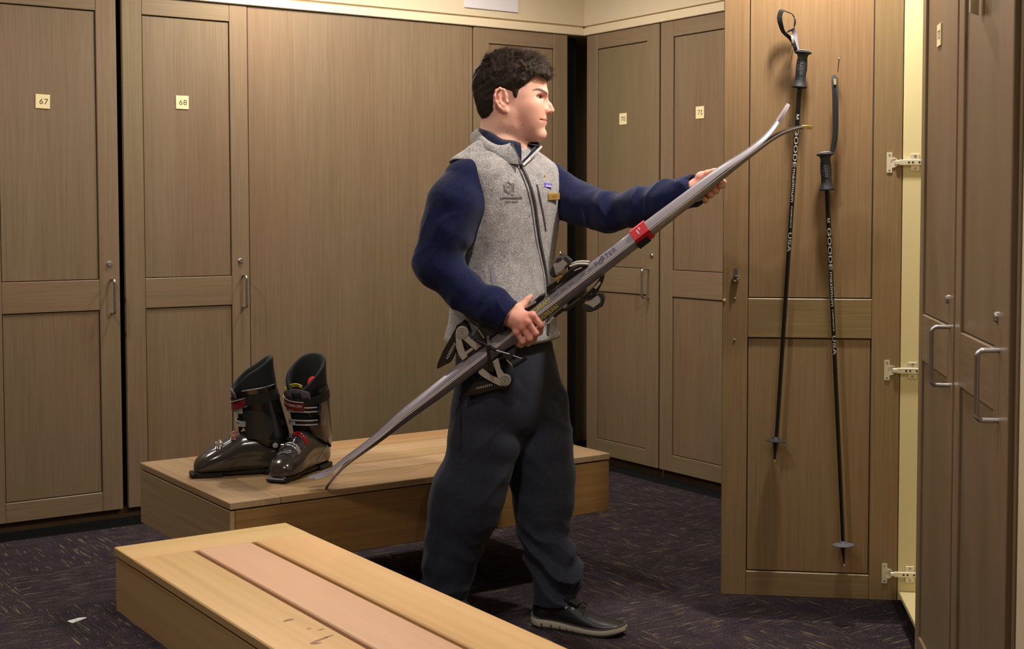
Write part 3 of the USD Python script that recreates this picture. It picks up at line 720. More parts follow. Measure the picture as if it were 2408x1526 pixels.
def vest(P):
    d = vest_body(P)
    for A_, B_ in (((-0.0783, -0.07, 1.5022), (-0.1594, -0.132, 1.453)), ((0.0626, 0.06, 1.4972), (0.1412, 0.125, 1.4452))): d = smin(d, cone(P, A_, B_, .029, .017), .03)
    d = d+folds(P, 3, .007, (9,9,5))+.0015*np.sin(P[:,2]*70+P[:,0]*20+3*fbmp(P,(6,6,6),9,1))*np.clip((ZHEM+.16-P[:,2])/.1, 0, 1)
    bl = np.exp(-((P[:,2]-(ZHEM+.018))/.016)**2)*.006                        # gathered hem
    d = d-bl
    hem = ZHEM+.012*np.sin((P[:,0]-HC[0])*9)
    d = smax(d, hem-P[:,2], .012)
    # shell: hollow inside so that the arm holes and neck have an edge
    inner = d+.011
    d = smax(d, -inner, .006)
    R0, R1 = np.asarray(RARM[0][0]), np.asarray(LARM[0][0])
    for c, sgn in ((R0, -1), (R1, 1)):
        cc = c+ax*sgn*.045+(np.array([0,0,-.066]) if sgn < 0 else np.array([0,0,-.05]))
        q = P-cc; along = q@ax*sgn
        perp = q-np.outer(q@ax, ax)
        hole = (np.linalg.norm(perp*np.array([1,1,.60]), axis=1)-.076)*.9
        hole = np.maximum(hole, -(along+.060))
        d = smax(d, -hole, .008)
    # neck opening
    d = smax(d, -cone(P, (-0.0002, 0.0, 1.5744), (-0.003, 0.0, 1.5053), .078, .066), .008)
    return d
def collar_curve(h):
    """stand collar, open at the front: list of points (u, v, y) for its lower or upper edge"""
def shirt(P):
    d = ringbody(P, [(z, cx, cy, max(a-.012, .02), max(b-.012, .02), t) for z, cx, cy, a, b, t in VEST], 2.3)
    d = smax(d, (ZHEM+.02)-P[:,2], .01)
    for A, sd in ((RARM, 11), (LARM, 23)):
        pts = np.array([a for a, r in A]); lo, hi = pts.min(0)-.10, pts.max(0)+.10
        def f(p, A=A, sd=sd):
            q = chain(p, [(a, r) for a, r in A], .035)
            end = np.asarray(A[-1][0]); prev = np.asarray(A[-2][0]); t = (end-prev)/np.linalg.norm(end-prev)
            s = (p-end)@t
            # creases: rings round the arm, stronger at the elbow and above the cuff
            el = np.asarray(A[3][0] if sd == 11 else A[2][0])
            g = .30+.9*np.exp(-(np.linalg.norm(p-el, axis=1)/.085)**2)+.8*np.exp(-((s+.07)/.07)**2)
            w = fbmp(p, (13,13,13), sd, 2)
            u3 = np.c_[s*20+3.0*fbmp(p,(9,9,9),sd+1,2), p[:,1]*7, (p[:,2]-p[:,0]*.6)*7]
            rd = (1-np.abs(2*meshkit.noise(u3, sd+2)-1)**.8)-.4
            g = g+.18
            q = q+w*.014*g-rd*.0125*g*(1 if sd != 11 else .6)
            q = smax(q, s-.004, .006)
            q = smax(q, -(cone(p, end-t*.025, end+t*.05, A[-1][1]-.0055, A[-1][1]-.0055)), .003)
            return q
        d = smin(d, near(P, None, lo, hi, f), .03)
    d = smax(d, -cone(P, (-0.0002, 0.0, 1.5876), (-0.003, 0.0, 1.4787), .080, .060), .006)
    return d
def band(rings, thick=.004):
    """a closed-loop or open sheet given as rows of points, thickened"""
    R = np.asarray(rings, float); n, k, _ = R.shape
    du = np.gradient(R, axis=1); dv = np.gradient(R, axis=0)
    N = np.cross(du, dv); N /= np.linalg.norm(N, axis=2)[..., None]+1e-12
    A, B_ = R+N*thick/2, R-N*thick/2
    loops = [np.concatenate([A[i], B_[i][::-1]]) for i in range(n)]
    return loft(loops)
# trousers
NLEG = [((-0.0488, -0.05, 0.8441), .100), ((-0.0583, -0.055, 0.6979), .106), ((-0.065, -0.06, 0.6051), .105), ((-0.0865, -0.062, 0.5024), .099), ((-0.1121, -0.058, 0.4359), .108), ((-0.131, -0.055, 0.3707), .104), ((-0.1556, -0.05, 0.2913), .090), ((-0.1748, -0.045, 0.2117), .083), ((-0.1901, -0.04, 0.1262), .073), ((-0.1929, -0.04, 0.0963), .070)]
FLEG = [((0.0483, 0.045, 0.8334), .100), ((0.0782, 0.055, 0.6816), .118), ((0.0931, 0.05, 0.5602), .113), ((0.112, 0.045, 0.4691), .102), ((0.1145, 0.035, 0.3804), .095), ((0.113, 0.025, 0.3153), .083), ((0.1263, 0.01, 0.2462), .073), ((0.1558, 0.0, 0.1926), .074), ((0.1652, -0.005, 0.1597), .073), ((0.1446, -0.015, 0.1078), .060), ((0.1431, -0.022, 0.0688), .062), ((0.1417, -0.026, 0.0427), .061)]
PELV = [rg(760,1184,.0,.165,.115,58), rg(800,1186,.0,.182,.128,58), rg(840,1190,.0,.192,.134,58), rg(880,1194,.0,.196,.136,56), rg(930,1196,.0,.195,.132,54), rg(985,1196,.0,.180,.115,54), rg(1040,1198,.0,.120,.075,54)]
def trousers(P):
    d = ringbody(P, PELV, 2.2)
    d = smax(d, PELV[-1][0]+.03-P[:,2], .05).astype(np.float32)
    def leg(p, L, sd):
        q = chain(p, [(a, r) for a, r in L], .022)
        end, prev = np.asarray(L[-1][0]), np.asarray(L[-3][0]); t = (end-prev)/np.linalg.norm(end-prev)
        s = (p-end)@t
        g = np.clip((.95-p[:,2])/.25, .25, 1)
        far = 1. if sd == 47 else .35
        rid = lambda sc, k: 1-np.abs(2*meshkit.noise(p*np.asarray(sc), k)-1)**.8
        f = fbmp(p, (4.5,4.5,2.6), sd, 2)*.020*g
        sl = p[:,2]+.9*(p[:,0]-end[0])*(1 if sd == 47 else -1)
        f = f-.012*(rid(np.stack([1,1,1]), sd+3) if False else (1-np.abs(2*meshkit.noise(np.c_[sl*11, p[:,0]*2.5, p[:,1]*3], sd+3)-1)**.7))*np.exp(-((p[:,2]-.60)/.20)**2)*.9
        low = np.clip((.36-p[:,2])/.14, 0, 1)*far
        ph = p[:,2]*16+2.2*fbmp(p, (6,6,3), sd+5, 2)*2+p[:,0]*5*(1 if sd == 47 else -1)
        f = f-low*.020*(1-np.abs(2*(ph-np.floor(ph))-1)**.75-.45)
        q = q+f
        # pressed crease down the front
        q = smax(q, s-.012, .006)
        q = smax(q, -cone(p, end-t*.04, end+t*.08, L[-1][1]-.014, L[-1][1]-.012), .004)
        return q
    for L, sd in ((NLEG, 31), (FLEG, 47)):
        pts = np.array([a for a, r in L])
        d = smin(d, near(P, None, pts.min(0)-.13, pts.max(0)+.13, lambda p, L=L, sd=sd: leg(p, L, sd)), .010)
    d = smax(d, P[:,2]-PELV[0][0], .01)
    return d
def lohi(*ps, pad=.05):
    p = np.array(ps); return p.min(0)-pad, p.max(0)+pad
# ---------------------------------------------------------------- the person: materials and meshes
def tinted(name, rough=.5, spec=.4, sss=0., bump=None, **kw):
    n = {'a': ('attribute', dict(attribute='tint')), 'p': ('principled_bsdf', dict(roughness=rough, specular_ior_level=spec, subsurface_weight=sss, subsurface_scale=.006, subsurface_radius=(1.,.35,.2), **kw))}
    l = [('a.color', 'p.base_color')]
    if bump:
        n['t'] = ('texture_coordinate', {}); n['n'] = ('noise_texture', dict(scale=bump[0], detail=3.)); n['b'] = ('bump', dict(strength=bump[1], distance=bump[2]))
        l += [('t.object', 'n.vector'), ('n.fac', 'b.height'), ('b.normal', 'p.normal')]
    return usdkit.material(stage, '/World/Looks/'+name, n, l, surface='p.BSDF')
def set_tint(prim, col):
    UsdGeom.PrimvarsAPI(prim).CreatePrimvar('tint', Sdf.ValueTypeNames.Color3fArray, 'vertex').Set(Vt.Vec3fArray.FromNumpy(np.asarray(col, np.float32)))
M_SKIN = tinted('skin', .55, .3, .12, bump=(900., .12, .0004))
M_EYE = tinted('eye', .08, .6)
def speckle(name, dark, mid, light, scale, rough=.95, bump=.5, sheen=.25, lo=.36, hi=.64, det=2.):
    n = {'t': ('texture_coordinate', {}), 'n': ('noise_texture', dict(scale=scale, detail=det, roughness=.7)), 'n2': ('noise_texture', dict(scale=scale*.13, detail=2.)),
         'm': ('mix_float', dict(fac=.22)), 'r': ('rgb_ramp', dict(ramp=[(lo, dark), (.5, mid), (hi, light)])),
         'b': ('bump', dict(strength=bump, distance=.002)), 'p': ('principled_bsdf', dict(roughness=rough, specular_ior_level=.15, sheen_weight=sheen, sheen_roughness=.5))}
    l = [('t.object', 'n.vector'), ('t.object', 'n2.vector'), ('n.fac', 'm.a'), ('n2.fac', 'm.b'), ('m.result', 'r.fac'), ('r.color', 'p.base_color'), ('n.fac', 'b.height'), ('b.normal', 'p.normal')]
    return usdkit.material(stage, '/World/Looks/'+name, n, l, surface='p.BSDF')
M_VEST = speckle('grey_fleece', lin(98,94,96), lin(150,146,148), lin(184,180,182), 270., lo=.32, hi=.66)
M_NAVY = speckle('navy_knit', lin(12,16,44), lin(17,23,58), lin(26,33,76), 420., sheen=.12, bump=.25)
M_NAVYC = speckle('navy_collar_pile', lin(8,10,26), lin(16,20,46), lin(30,38,78), 380., sheen=.2, bump=.6)
M_TROUS = speckle('charcoal_twill', lin(36,39,50), lin(45,48,60), lin(54,58,72), 700., rough=.75, sheen=.06, bump=.15)
M_ZIP = mat('zip_tape', lin(70,66,72), .7); M_ZIPT = mat('zip_teeth', lin(96,94,98), .4, .5); M_ZIPD = mat('zip_tape_dark', lin(58,54,60), .8)
M_TRIMP = mat('pocket_trim', lin(132,126,140), .7)
M_STITCH = mat('embroidery_thread', lin(92,88,92), .7)
M_GOLD = mat('gold_metal', lin(222,178,92), .32, .9); M_TAG = mat('brass_tag', lin(206,166,92), .35, .55)
M_PURPLE = mat('purple_patch', lin(92,74,190), .6); M_LAV = mat('lavender_print', lin(214,204,240), .6); M_BRWN = mat('engraving', lin(140,104,50), .6)
M_HAIRM = speckle('brown_hair_mass', lin(28,21,17), lin(42,32,26), lin(62,49,40), 420., rough=.6, bump=.4, sheen=.0)
M_LEATHER = mat('black_leather', lin(24,25,30), .35, spec=.5); M_SOLE = mat('ivory_sole', lin(196,188,172), .6); M_SOLED = mat('sole_tread', lin(60,55,50), .8); M_LACE = mat('black_lace', lin(14,14,15), .7)
M_SUEDE = mat('black_suede', lin(14,14,16), .9)

headlo, headhi = np.array(hp(1095, 365, -.13)), np.array(hp(1315, 120, .13))
allp = np.array([a for a, r in RARM+LARM]); blo = np.minimum(np.minimum(allp.min(0), RB[0]), np.minimum(LB[0], headlo))-.09; blo[2] = min(blo[2], VEST[-1][0]-.02)
bhi = np.maximum(np.maximum(allp.max(0), RB[1]), np.maximum(LB[1], headhi))+.09
body = keep_big(march(skin, blo, bhi, .0026), .05)
v = body.vertices
def blob(c, r): return np.exp(-((np.linalg.norm((v-np.asarray(c))/np.asarray(r), axis=1))**2))
vm = v.copy(); vm[:,1] = HC[1]-np.abs(v[:,1]-HC[1])
def blobm(c, r): return np.exp(-((np.linalg.norm((vm-np.asarray(c))/np.asarray(r), axis=1))**2))
col = np.tile(np.array(lin(226,174,156)), (len(v), 1))
def mixc(w, c):
    global col
    w = np.clip(w, 0, 1)[:,None]; col = col*(1-w)+np.array(c)*w
bu0 = (vm[:,0]-HC[0])/KP+1195; bvv0 = (HC[2]-vm[:,2])/KP+230
isface = (v[:,2] > hp(0,345)[2])
mixc(.40*blobm(hp(1238,258,-.06), (.036,.05,.034)), lin(212,136,124))
mixc(.35*blobm(hp(1225,290,-.06), (.05,.05,.035)), lin(205,134,122))
mixc(.45*blobm(hp(1296,259,0), (.012,.02,.011)), lin(218,134,120)); mixc(.7*blobm(hp(1281,263,-.014), (.010,.013,.011)), lin(204,104,96))
mixc(.55*blobm(hp(1176,240,-.085), (.022,.03,.034)), lin(214,128,112))
mixc(.45*np.exp(-((bvv0-227.8)/1.2)**2)*((bu0 > 1255) & (bu0 < 1277) & (vm[:,1] < HC[1]-.02)), lin(110,70,60))
lu = np.clip((vm[:,0]-hp(1267,0)[0])/(.001355*15), 0, 1); lv = (HC[2]-vm[:,2])/KP+230-283.0
onl = ((vm[:,0] > hp(1267,0)[0]) & (vm[:,1] > HC[1]-.056)).astype(float)
mixc(.75*onl*np.clip(1.2*(4.6*lu**.7+.4-np.where(lv < 0, -lv, lv*.72))/1.6, 0, 1), lin(196,108,104))
mixc(.45*onl*np.clip(1.2-np.abs(lv)/.9, 0, 1), lin(130,62,58))
for (u, w_, y, r) in ((1228.4,296,-.062,.0026), (1208,302,-.066,.0022), (1194,313,-.06,.002), (1176,291,-.07,.0014)):
    k = v[(np.abs(v[:,0]-hp(u,w_)[0]) < .004) & (np.abs(v[:,2]-hp(u,w_)[2]) < .004) & isface]
    if len(k):
        c0 = k[np.argmin(k[:,1])]; mixc(.75*np.exp(-(np.linalg.norm(v-c0, axis=1)/r)**2), lin(110,62,50))
for H in (RH, LH):
    for f in H['fingers']:
        for a, r in f[:2]: mixc(.45*np.exp(-(np.linalg.norm(v-np.asarray(a), axis=1)/.016)**2), lin(206,118,106))
    mixc(.60*np.exp(-(np.linalg.norm(v-np.asarray(H['fingers'][1][0][0]), axis=1)/.07)**2), lin(212,128,116))
    for a, r in H['thumb'][1:]: mixc(.3*np.exp(-(np.linalg.norm(v-np.asarray(a), axis=1)/.02)**2), lin(214,138,120))
bu = (vm[:,0]-HC[0])/KP+1195; bvv = (HC[2]-vm[:,2])/KP+230
BU = [1250,1253,1260,1267,1274,1281,1285]; bc = np.interp(bu, BU, [217.5,216.4,214.6,214.6,217.2,221,223]); bh = np.interp(bu, BU, [.6,1.5,2.4,3.1,3.4,2.6,1.4])
bw_ = np.clip(1.35-np.abs(bvv-bc)/np.maximum(bh, .1)*.9, 0, 1)*((bu > 1250) & (bu < 1285) & (vm[:,1] < HC[1]-.010))
mixc(.88*np.clip(bw_*1.3, 0, 1), lin(70,50,40))
bd = part('body', body, M_SKIN, man, smooth=True); set_tint(bd, col)
# eyes
for sy in (1, -1):
    e = trimesh.creation.icosphere(4, .0117); n = e.vertices/np.linalg.norm(e.vertices, axis=1)[:,None]
    d = np.array([.93, -.36*sy, -.04]); d /= np.linalg.norm(d); a = np.degrees(np.arccos(np.clip(n@d, -1, 1)))
    c = np.tile(np.array(lin(226,214,208)), (len(n), 1)); c[a < 30] = lin(96,88,74); c[a < 13] = lin(8,8,8)
    q = np.array(EYE); q[1] = HC[1]-(HC[1]-EYE[1])*sy
    o = part('eye', shift(e, q), M_EYE, man, smooth=True); set_tint(o, c)

# hair
HP = [hp(*q) for q in ((1283,186.5),(1271,180.5),(1257,181),(1248,190),(1239,198.5),(1230,206),(1221,214),(1217.5,225),(1214,236.5),(1208.5,232),(1205,222),(1189,216),(1178,213),(1166,217),(1161,230),(1161,247),(1161.5,262),(1153,275),(1142,293.5),(1136,287),(1124.6,260.5),(1116,226),(1113,205),(1118,179),(1132,157),(1143.5,139),(1165,130),(1186,126),(1206,127.5),(1234,129.5),(1256,136),(1277,147.5),(1289,157),(1299,166),(1297,177),(1291,186))]
HP2 = np.array([(q[0], q[2]) for q in HP])
HTAB = [(z, cx, a, w) for z, cx, a, w in HEADTAB]
def hair(P):
    top = np.clip((P[:,2]-hp(0,215)[2])/.09, 0, 1)
    off = .005+.017*top+.010*np.clip((P[:,2]-hp(0,175)[2])/.04, 0, 1)
    r = interp_ring(P[:,2]-.0, HTAB); zt = hp(0,141)[2]
    rr = interp_ring(np.minimum(P[:,2], zt-.012), HTAB)
    x = (P[:,0]-rr[:,0])/(rr[:,1]+.030); y = (P[:,1]-HC[1])/(rr[:,2]+off)
    q = (np.abs(x)**2.3+np.abs(y)**2.3)**(1/2.3)
    d = (q-1)*(rr[:,2]+off)*.9
    d = smax(d, ell(P, hp(1200, 208), (.152,.105,.128)), .02)
    ps = poly_sd(P[:,0], P[:,2], HP2).astype(np.float32)
    d = smax(d, ps, .012)
    wq = np.c_[P[:,0]*34+2*fbmp(P,(20,20,20),6,1), P[:,1]*60, P[:,2]*46-P[:,0]*24]; nz = (np.abs(2*meshkit.noise(wq, 5)-1)-.5).astype(np.float32)+.7*fbmp(P, (120,120,70), 15, 2); d = d+nz*.0120*(.25+top)
    return np.maximum(d, -(head_base(P)+.004)).astype(np.float32)
hm = keep_big(march(hair, np.array(hp(1100,300,-.115)), np.array(hp(1310,115,.115)), .0032), .2)
hr = part('hair', hm, M_HAIRM, man, smooth=True, label='short dark brown hair')
M_BROW = mat('eyebrow_hair', lin(52,38,30), .8, spec=.1)
M_STRAND = mat('hair_strand', lin(58,44,35), .45, spec=.35)
def strands(name, parent, roots, dirs, length, r0, seed, material, grav=.0, jit=.35, kind='stuff'):
    rng = np.random.default_rng(seed); n = len(roots); k = 5
    L = length*(.65+.6*rng.random(n)); D = dirs+rng.normal(size=(n,3))*jit; D /= np.linalg.norm(D, axis=1)[:,None]
    bend = rng.normal(size=(n,3))*.25; bend[:,2] -= grav
    pts = np.zeros((n, k, 3))
    for i in range(k):
        t = i/(k-1); pts[:, i] = roots+L[:,None]*(D*t+bend*t*t*.5)
    c = UsdGeom.BasisCurves.Define(stage, ppath(parent)+'/'+uname(ppath(parent), name))
    c.CreateTypeAttr('linear'); c.CreateCurveVertexCountsAttr(Vt.IntArray([k]*n))
    c.CreatePointsAttr(Vt.Vec3fArray.FromNumpy(pts.reshape(-1,3).astype(np.float32)))
    w = np.tile(np.linspace(1, .25, k)*2*r0, n)
    c.CreateWidthsAttr(Vt.FloatArray.FromNumpy(w.astype(np.float32))); c.SetWidthsInterpolation('vertex')
    UsdShade.MaterialBindingAPI.Apply(c.GetPrim()).Bind(material)
    setdata(c.GetPrim(), kind=kind); return c
rng = np.random.default_rng(4)
hm2 = tm(hm.vertices, hm.faces)
def sample(m, n, rng):
    A = m.area_faces; fi = rng.choice(len(A), n, p=A/A.sum()); b = rng.random((n,2)); s = b.sum(1) > 1; b[s] = 1-b[s]
    T = m.triangles[fi]; return T[:,0]+b[:,:1]*(T[:,1]-T[:,0])+b[:,1:]*(T[:,2]-T[:,0]), m.face_normals[fi]
R_, N_ = sample(hm2, 19000, rng)
hc = np.array(hp(1195, 205)); outw = R_-hc; ok = np.einsum('ij,ij->i', outw, N_) > 0
R_, N_ = R_[ok], N_[ok]
tp = np.clip((R_[:,2]-hp(0,190)[2])/.07, 0, 1)[:,None]
flow = tp*np.array([.95,0,.18])+(1-tp)*np.array([-.12,0,-1.0])
flow = flow+.45*np.c_[fbmp(R_,(28,28,28),1,2), fbmp(R_,(28,28,28),2,2), fbmp(R_,(28,28,28),3,2)]*4
flow = flow-np.einsum('ij,ij->i', flow, N_)[:,None]*N_; flow /= np.linalg.norm(flow, axis=1)[:,None]+1e-9
strands('hair_strands', hr, R_-N_*.003, flow*.97+N_*(.03+.06*tp), .012+.014*tp[:,0], .00036, 8, M_STRAND, jit=.10)
# eyebrows
def skin_y(x, z, y0=-.14, y1=.0, fn=None):
    ys = np.linspace(y0, y1, 260); P = np.stack([np.full(260, x), HC[1]+ys, np.full(260, z)], 1).astype(np.float32)
    d = (fn or head)(P); i = np.nonzero(d < 0)[0]
    return HC[1]+(ys[i[0]] if len(i) else y1)
br = []; bdirs = []
rng = np.random.default_rng(12)
for i in range(700):
    t = rng.random(); u = 1251+t*33; vv = np.interp(u, BU, [217.5,216.4,214.6,214.6,217.2,221,223])+rng.uniform(-.85,.85)*np.interp(u, BU, [.6,1.5,2.4,3.1,3.4,2.6,1.4])
    q = hp(u, vv); 
    y = skin_y(q[0], q[2]) if u < 1284 else HC[1]-.012
    br.append((q[0], y, q[2])); bdirs.append((-.95, -.12, -.05+.35*t))
br = np.array(br); bdirs = np.array(bdirs)
strands('eyebrow', man, br+(0,.0010,0), bdirs, .0050, .00020, 3, M_BROW, jit=.12)
b2 = br.copy(); b2[:,1] = 2*HC[1]-b2[:,1]; d2 = bdirs*np.array([1,-1,1])
strands('eyebrow', man, b2-(0,.0010,0), d2, .0050, .00020, 4, M_BROW, jit=.12)
lash = []
for i in range(40):
    t = rng.random(); a = math.radians(-88+t*95); lash.append((EYE[0]+.0126*math.cos(a), EYE[1]+.0126*math.sin(a), EYE[2]+.0036*math.sqrt(max(.05, 1-((t-.5)*1.9)**2))))
strands('eyelashes', man, np.array(lash), np.array([(.72,-.55,.05)]*40), .0045, .00022, 5, M_STRAND, jit=.2)

# clothes
vl, vh = np.array((-0.1832, -0.3, 0.8847)), np.array((0.1981, 0.26, 1.5481))
vest_m = keep_big(march(vest, vl-.03, vh+.03, .0042, lip=1.3), .05)
vs = part('vest', vest_m, M_VEST, man, smooth=True, label='heather grey fleece vest with stand collar and front zip')
sl = np.minimum(vl, allp.min(0)-.1); shh = np.maximum(vh, allp.max(0)+.1)
shirt_m = keep_big(march(shirt, sl, shh, .0040, lip=1.2), .05)
st = part('shirt', shirt_m, M_NAVY, man, smooth=True, label='navy blue long-sleeved shirt')
tl, thh = np.array((-0.2913, -0.25, 0.072)), np.array((0.2975, 0.25, 0.96))
trou_m = keep_big(march(trousers, tl, thh, .0055, lip=1.3), .05)
tr = part('trousers', trou_m, M_TROUS, man, smooth=True, label='loose charcoal work trousers')
def hit(a, b, fn, n=500):
    a, b = np.asarray(a, float), np.asarray(b, float); t = np.linspace(0, 1, n)[:,None]
    d = fn((a+(b-a)*t).astype(np.float32)); i = np.nonzero(d < 0)[0]
    return a+(b-a)*t[i[0]] if len(i) else a+(b-a)*.5
def grad(p, fn, e=.004):
    P = np.array([p+np.eye(3)[k]*s*e for k in range(3) for s in (1,-1)], np.float32); d = fn(P)
    g = np.array([d[0]-d[1], d[2]-d[3], d[4]-d[5]]); return g/np.linalg.norm(g)
def ribbon(pts, nrm, w, t, lift=0.):
    P = spline(pts, max(12, 4*len(pts))); N = spline(nrm, len(P)); N /= np.linalg.norm(N, axis=1)[:,None]
    T = np.gradient(P, axis=0); T /= np.linalg.norm(T, axis=1)[:,None]; S = np.cross(T, N); S /= np.linalg.norm(S, axis=1)[:,None]
    P = P+N*lift
    return loft([[P[i]+S[i]*w/2*a+N[i]*t/2*b for a, b in ((1,1),(-1,1),(-1,-1),(1,-1))] for i in range(len(P))])
def on(fn, pairs):
    P = np.array([hit(a, b, fn) for a, b in pairs]); N = np.array([grad(p, fn, .008) for p in P]); return P, N
ZP = [((0.0471, -0.3, 1.4469),(0.0478, 0.1, 1.4609)), ((0.0558, -0.3, 1.4321),(0.0573, 0.1, 1.4445)), ((0.0706, -0.3, 1.3974),(0.0737, 0.1, 1.4063)), ((0.0818, -0.3, 1.364),(0.086, 0.1, 1.3695)), ((0.0904, -0.3, 1.3206),(0.0955, 0.1, 1.3217)), ((0.0966, -0.3, 1.271),(0.1023, 0.1, 1.267)), ((0.104, -0.3, 1.2213),(0.1105, 0.1, 1.2123)), ((0.114, -0.3, 1.1715),(0.1214, 0.1, 1.1574)), ((0.1227, -0.3, 1.1217),(0.131, 0.1, 1.1025)), ((0.1264, -0.3, 1.0719),(0.1351, 0.1, 1.0476)), ((0.1276, -0.3, 1.0094),(0.1365, 0.1, 0.9788)), ((0.1264, -0.3, 0.9719),(0.1351, 0.1, 0.9375)), ((0.1251, -0.3, 0.9494),(0.1337, 0.1, 0.9127))]
P_, N_ = on(vest, ZP)
zp = part('zip', ribbon(P_, N_, .013, .004), M_ZIPD, vs)
part('zip_teeth', ribbon(P_, N_, .0055, .004, .0022), M_ZIPT, zp)
q, n_ = P_[0], N_[0]
part('zip_pull', ribbon(np.array([q+n_*.006+(0,0,.006), q+n_*.007, q+n_*.006+(.004,0,-.014), q+n_*.005+(.008,0,-.028)]), np.array([n_]*4), .006, .003), M_STEEL, zp)
for off, nm in ((-.017, 'seam'),):
    S_ = np.cross(np.gradient(P_, axis=0), N_); S_ /= np.linalg.norm(S_, axis=1)[:,None]
    part('seam', ribbon(P_+S_*.016, N_, .003, .003), M_ZIP, vs)
CP = [((0.0942, -0.3, 1.39),(0.0996, 0.1, 1.3981)), ((0.1004, -0.3, 1.364),(0.1065, 0.1, 1.3695)), ((0.1066, -0.3, 1.333),(0.1133, 0.1, 1.3353)), ((0.114, -0.3, 1.2958),(0.1215, 0.1, 1.2943)), ((0.1202, -0.3, 1.2548),(0.1283, 0.1, 1.2492))]
P_, N_ = on(vest, CP); part('pocket_zip', ribbon(P_, N_, .006, .004), M_ZIPD, vs)
HPK = [((-0.0378, -0.3, 1.158),(-0.0458, 0.1, 1.1426)), ((-0.0341, -0.3, 1.1281),(-0.0417, 0.1, 1.1096)), ((-0.0292, -0.3, 1.0995),(-0.0363, 0.1, 1.078)), ((-0.0243, -0.3, 1.072),(-0.0309, 0.1, 1.0478))]
P_, N_ = on(vest, HPK); part('pocket_trim', ribbon(P_, N_, .011, .004), M_TRIMP, vs)
def patch_frame(a, b, roll=0.):
    p = hit(a, b, vest); n = grad(p, vest, .012); x = np.cross((0,0,1), n); x /= np.linalg.norm(x); y = np.cross(n, x)
    c, s = math.cos(roll), math.sin(roll); return basis(x*c+y*s, y*c-x*s, n, p+n*.0015)
def lay(m, T, fn=vest):
    """drape a small flat mesh on the cloth"""
    q = xf(m, T); n = T[:3,2]; out = q.vertices.copy()
    z = (q.vertices-T[:3,3])@n
    for i, (p, k) in enumerate(zip(q.vertices, z)):
        b = p-n*k; out[i] = hit(b+n*.03, b-n*.05, fn, 240)+n*(k+.0009)
    q.vertices = out; return q
T = patch_frame((0.0111, -0.3, 1.3814), (0.0081, 0.1, 1.3887))
hexr = lambda r, k=1.2: [(r*math.sin(a), r*k*math.cos(a)) for a in np.linspace(0, 2*math.pi, 7)[:-1]]
emb = []
for r in (.0165, .0125): emb.append(extrude(Polygon(hexr(r)).difference(Polygon(hexr(r-.0013))), .0006))
for x in (-.004, .004): emb.append(extrude(LineString([(x-.001,-.007),(x+.001,.007)]).buffer(.0009), .0006))
emb.append(extrude(LineString([(-.004,0),(.0,.003),(.004,0)]).buffer(.0008), .0006))
for k in range(5): emb.append(extrude(LineString([(.017,.012-.0055*k),(.022-.001*k,.010-.0055*k),(.019,.008-.0055*k)]).buffer(.0011), .0006))
eb = part('emblem', lay(cat_mesh(emb), T), M_STITCH, vs, label='embroidered hexagon emblem')
T2 = patch_frame((0.0209, -0.3, 1.348), (0.0189, 0.1, 1.3518))
w = []
t = text2d('The', .0055); w.append(shift(t, (-t.bounds[1,0]/2, .0105, 0)))
rng = np.random.default_rng(3); x = -.036                          # a line of script too small to read: stitched strokes
while x < .036:
    h = .004+.004*rng.random(); w.append(extrude(LineString([(x,0),(x+.0012,h),(x+.0026,.0012),(x+.0036,h*.55)]).buffer(.00062), .0006)); x += .0046
t = text2d('DEER VALLEY', .0048); w.append(shift(t, (-t.bounds[1,0]/2, -.0105, 0)))
part('lettering', lay(cat_mesh(w), T2), M_STITCH, vs)
T3 = patch_frame((0.1264, -0.3, 1.3875), (0.1352, 0.1, 1.3954), -.06)
pp = part('label_patch', cat_mesh([xf(box(-.017,.017,-.0065,.0065,0,.0012,0), T3)]), M_PURPLE, vs, label='small purple woven label')
part('print', xf(cat_mesh([box(-.012,.016,-.0052,-.0025,.0012,.0016,0)]+[extrude(LineString([(-.010+.006*i,-.001),(-.008+.006*i,.0012),(-.006+.006*i,-.001)]).buffer(.0004), .0016) for i in range(4)]), T3), M_LAV, pp)
T4 = patch_frame((0.1413, -0.3, 1.3553), (0.1516, 0.1, 1.3599), .05); T4[:3,3] += T4[:3,2]*.002
tg = part('name_tag', xf(box(-.026,.026,-.0105,.0105,0,.003,.0008), T4), M_TAG, vs, label='brass name tag')
t = text2d('BRETT', .0058); part('engraving', xf(shift(t, (-t.bounds[1,0]/2, -.003, .0030)), T4), M_BRWN, tg)
T5 = patch_frame((0.1184, -0.3, 1.4159), (0.1263, 0.1, 1.4267), .75)
part('lapel_pin', xf(extrude(Polygon([(-.0085,0),(-.001,.0030),(.0085,0),(.0,-.0030)]), .003, .0008), T5), M_GOLD, vs, label='small gold lapel pin')

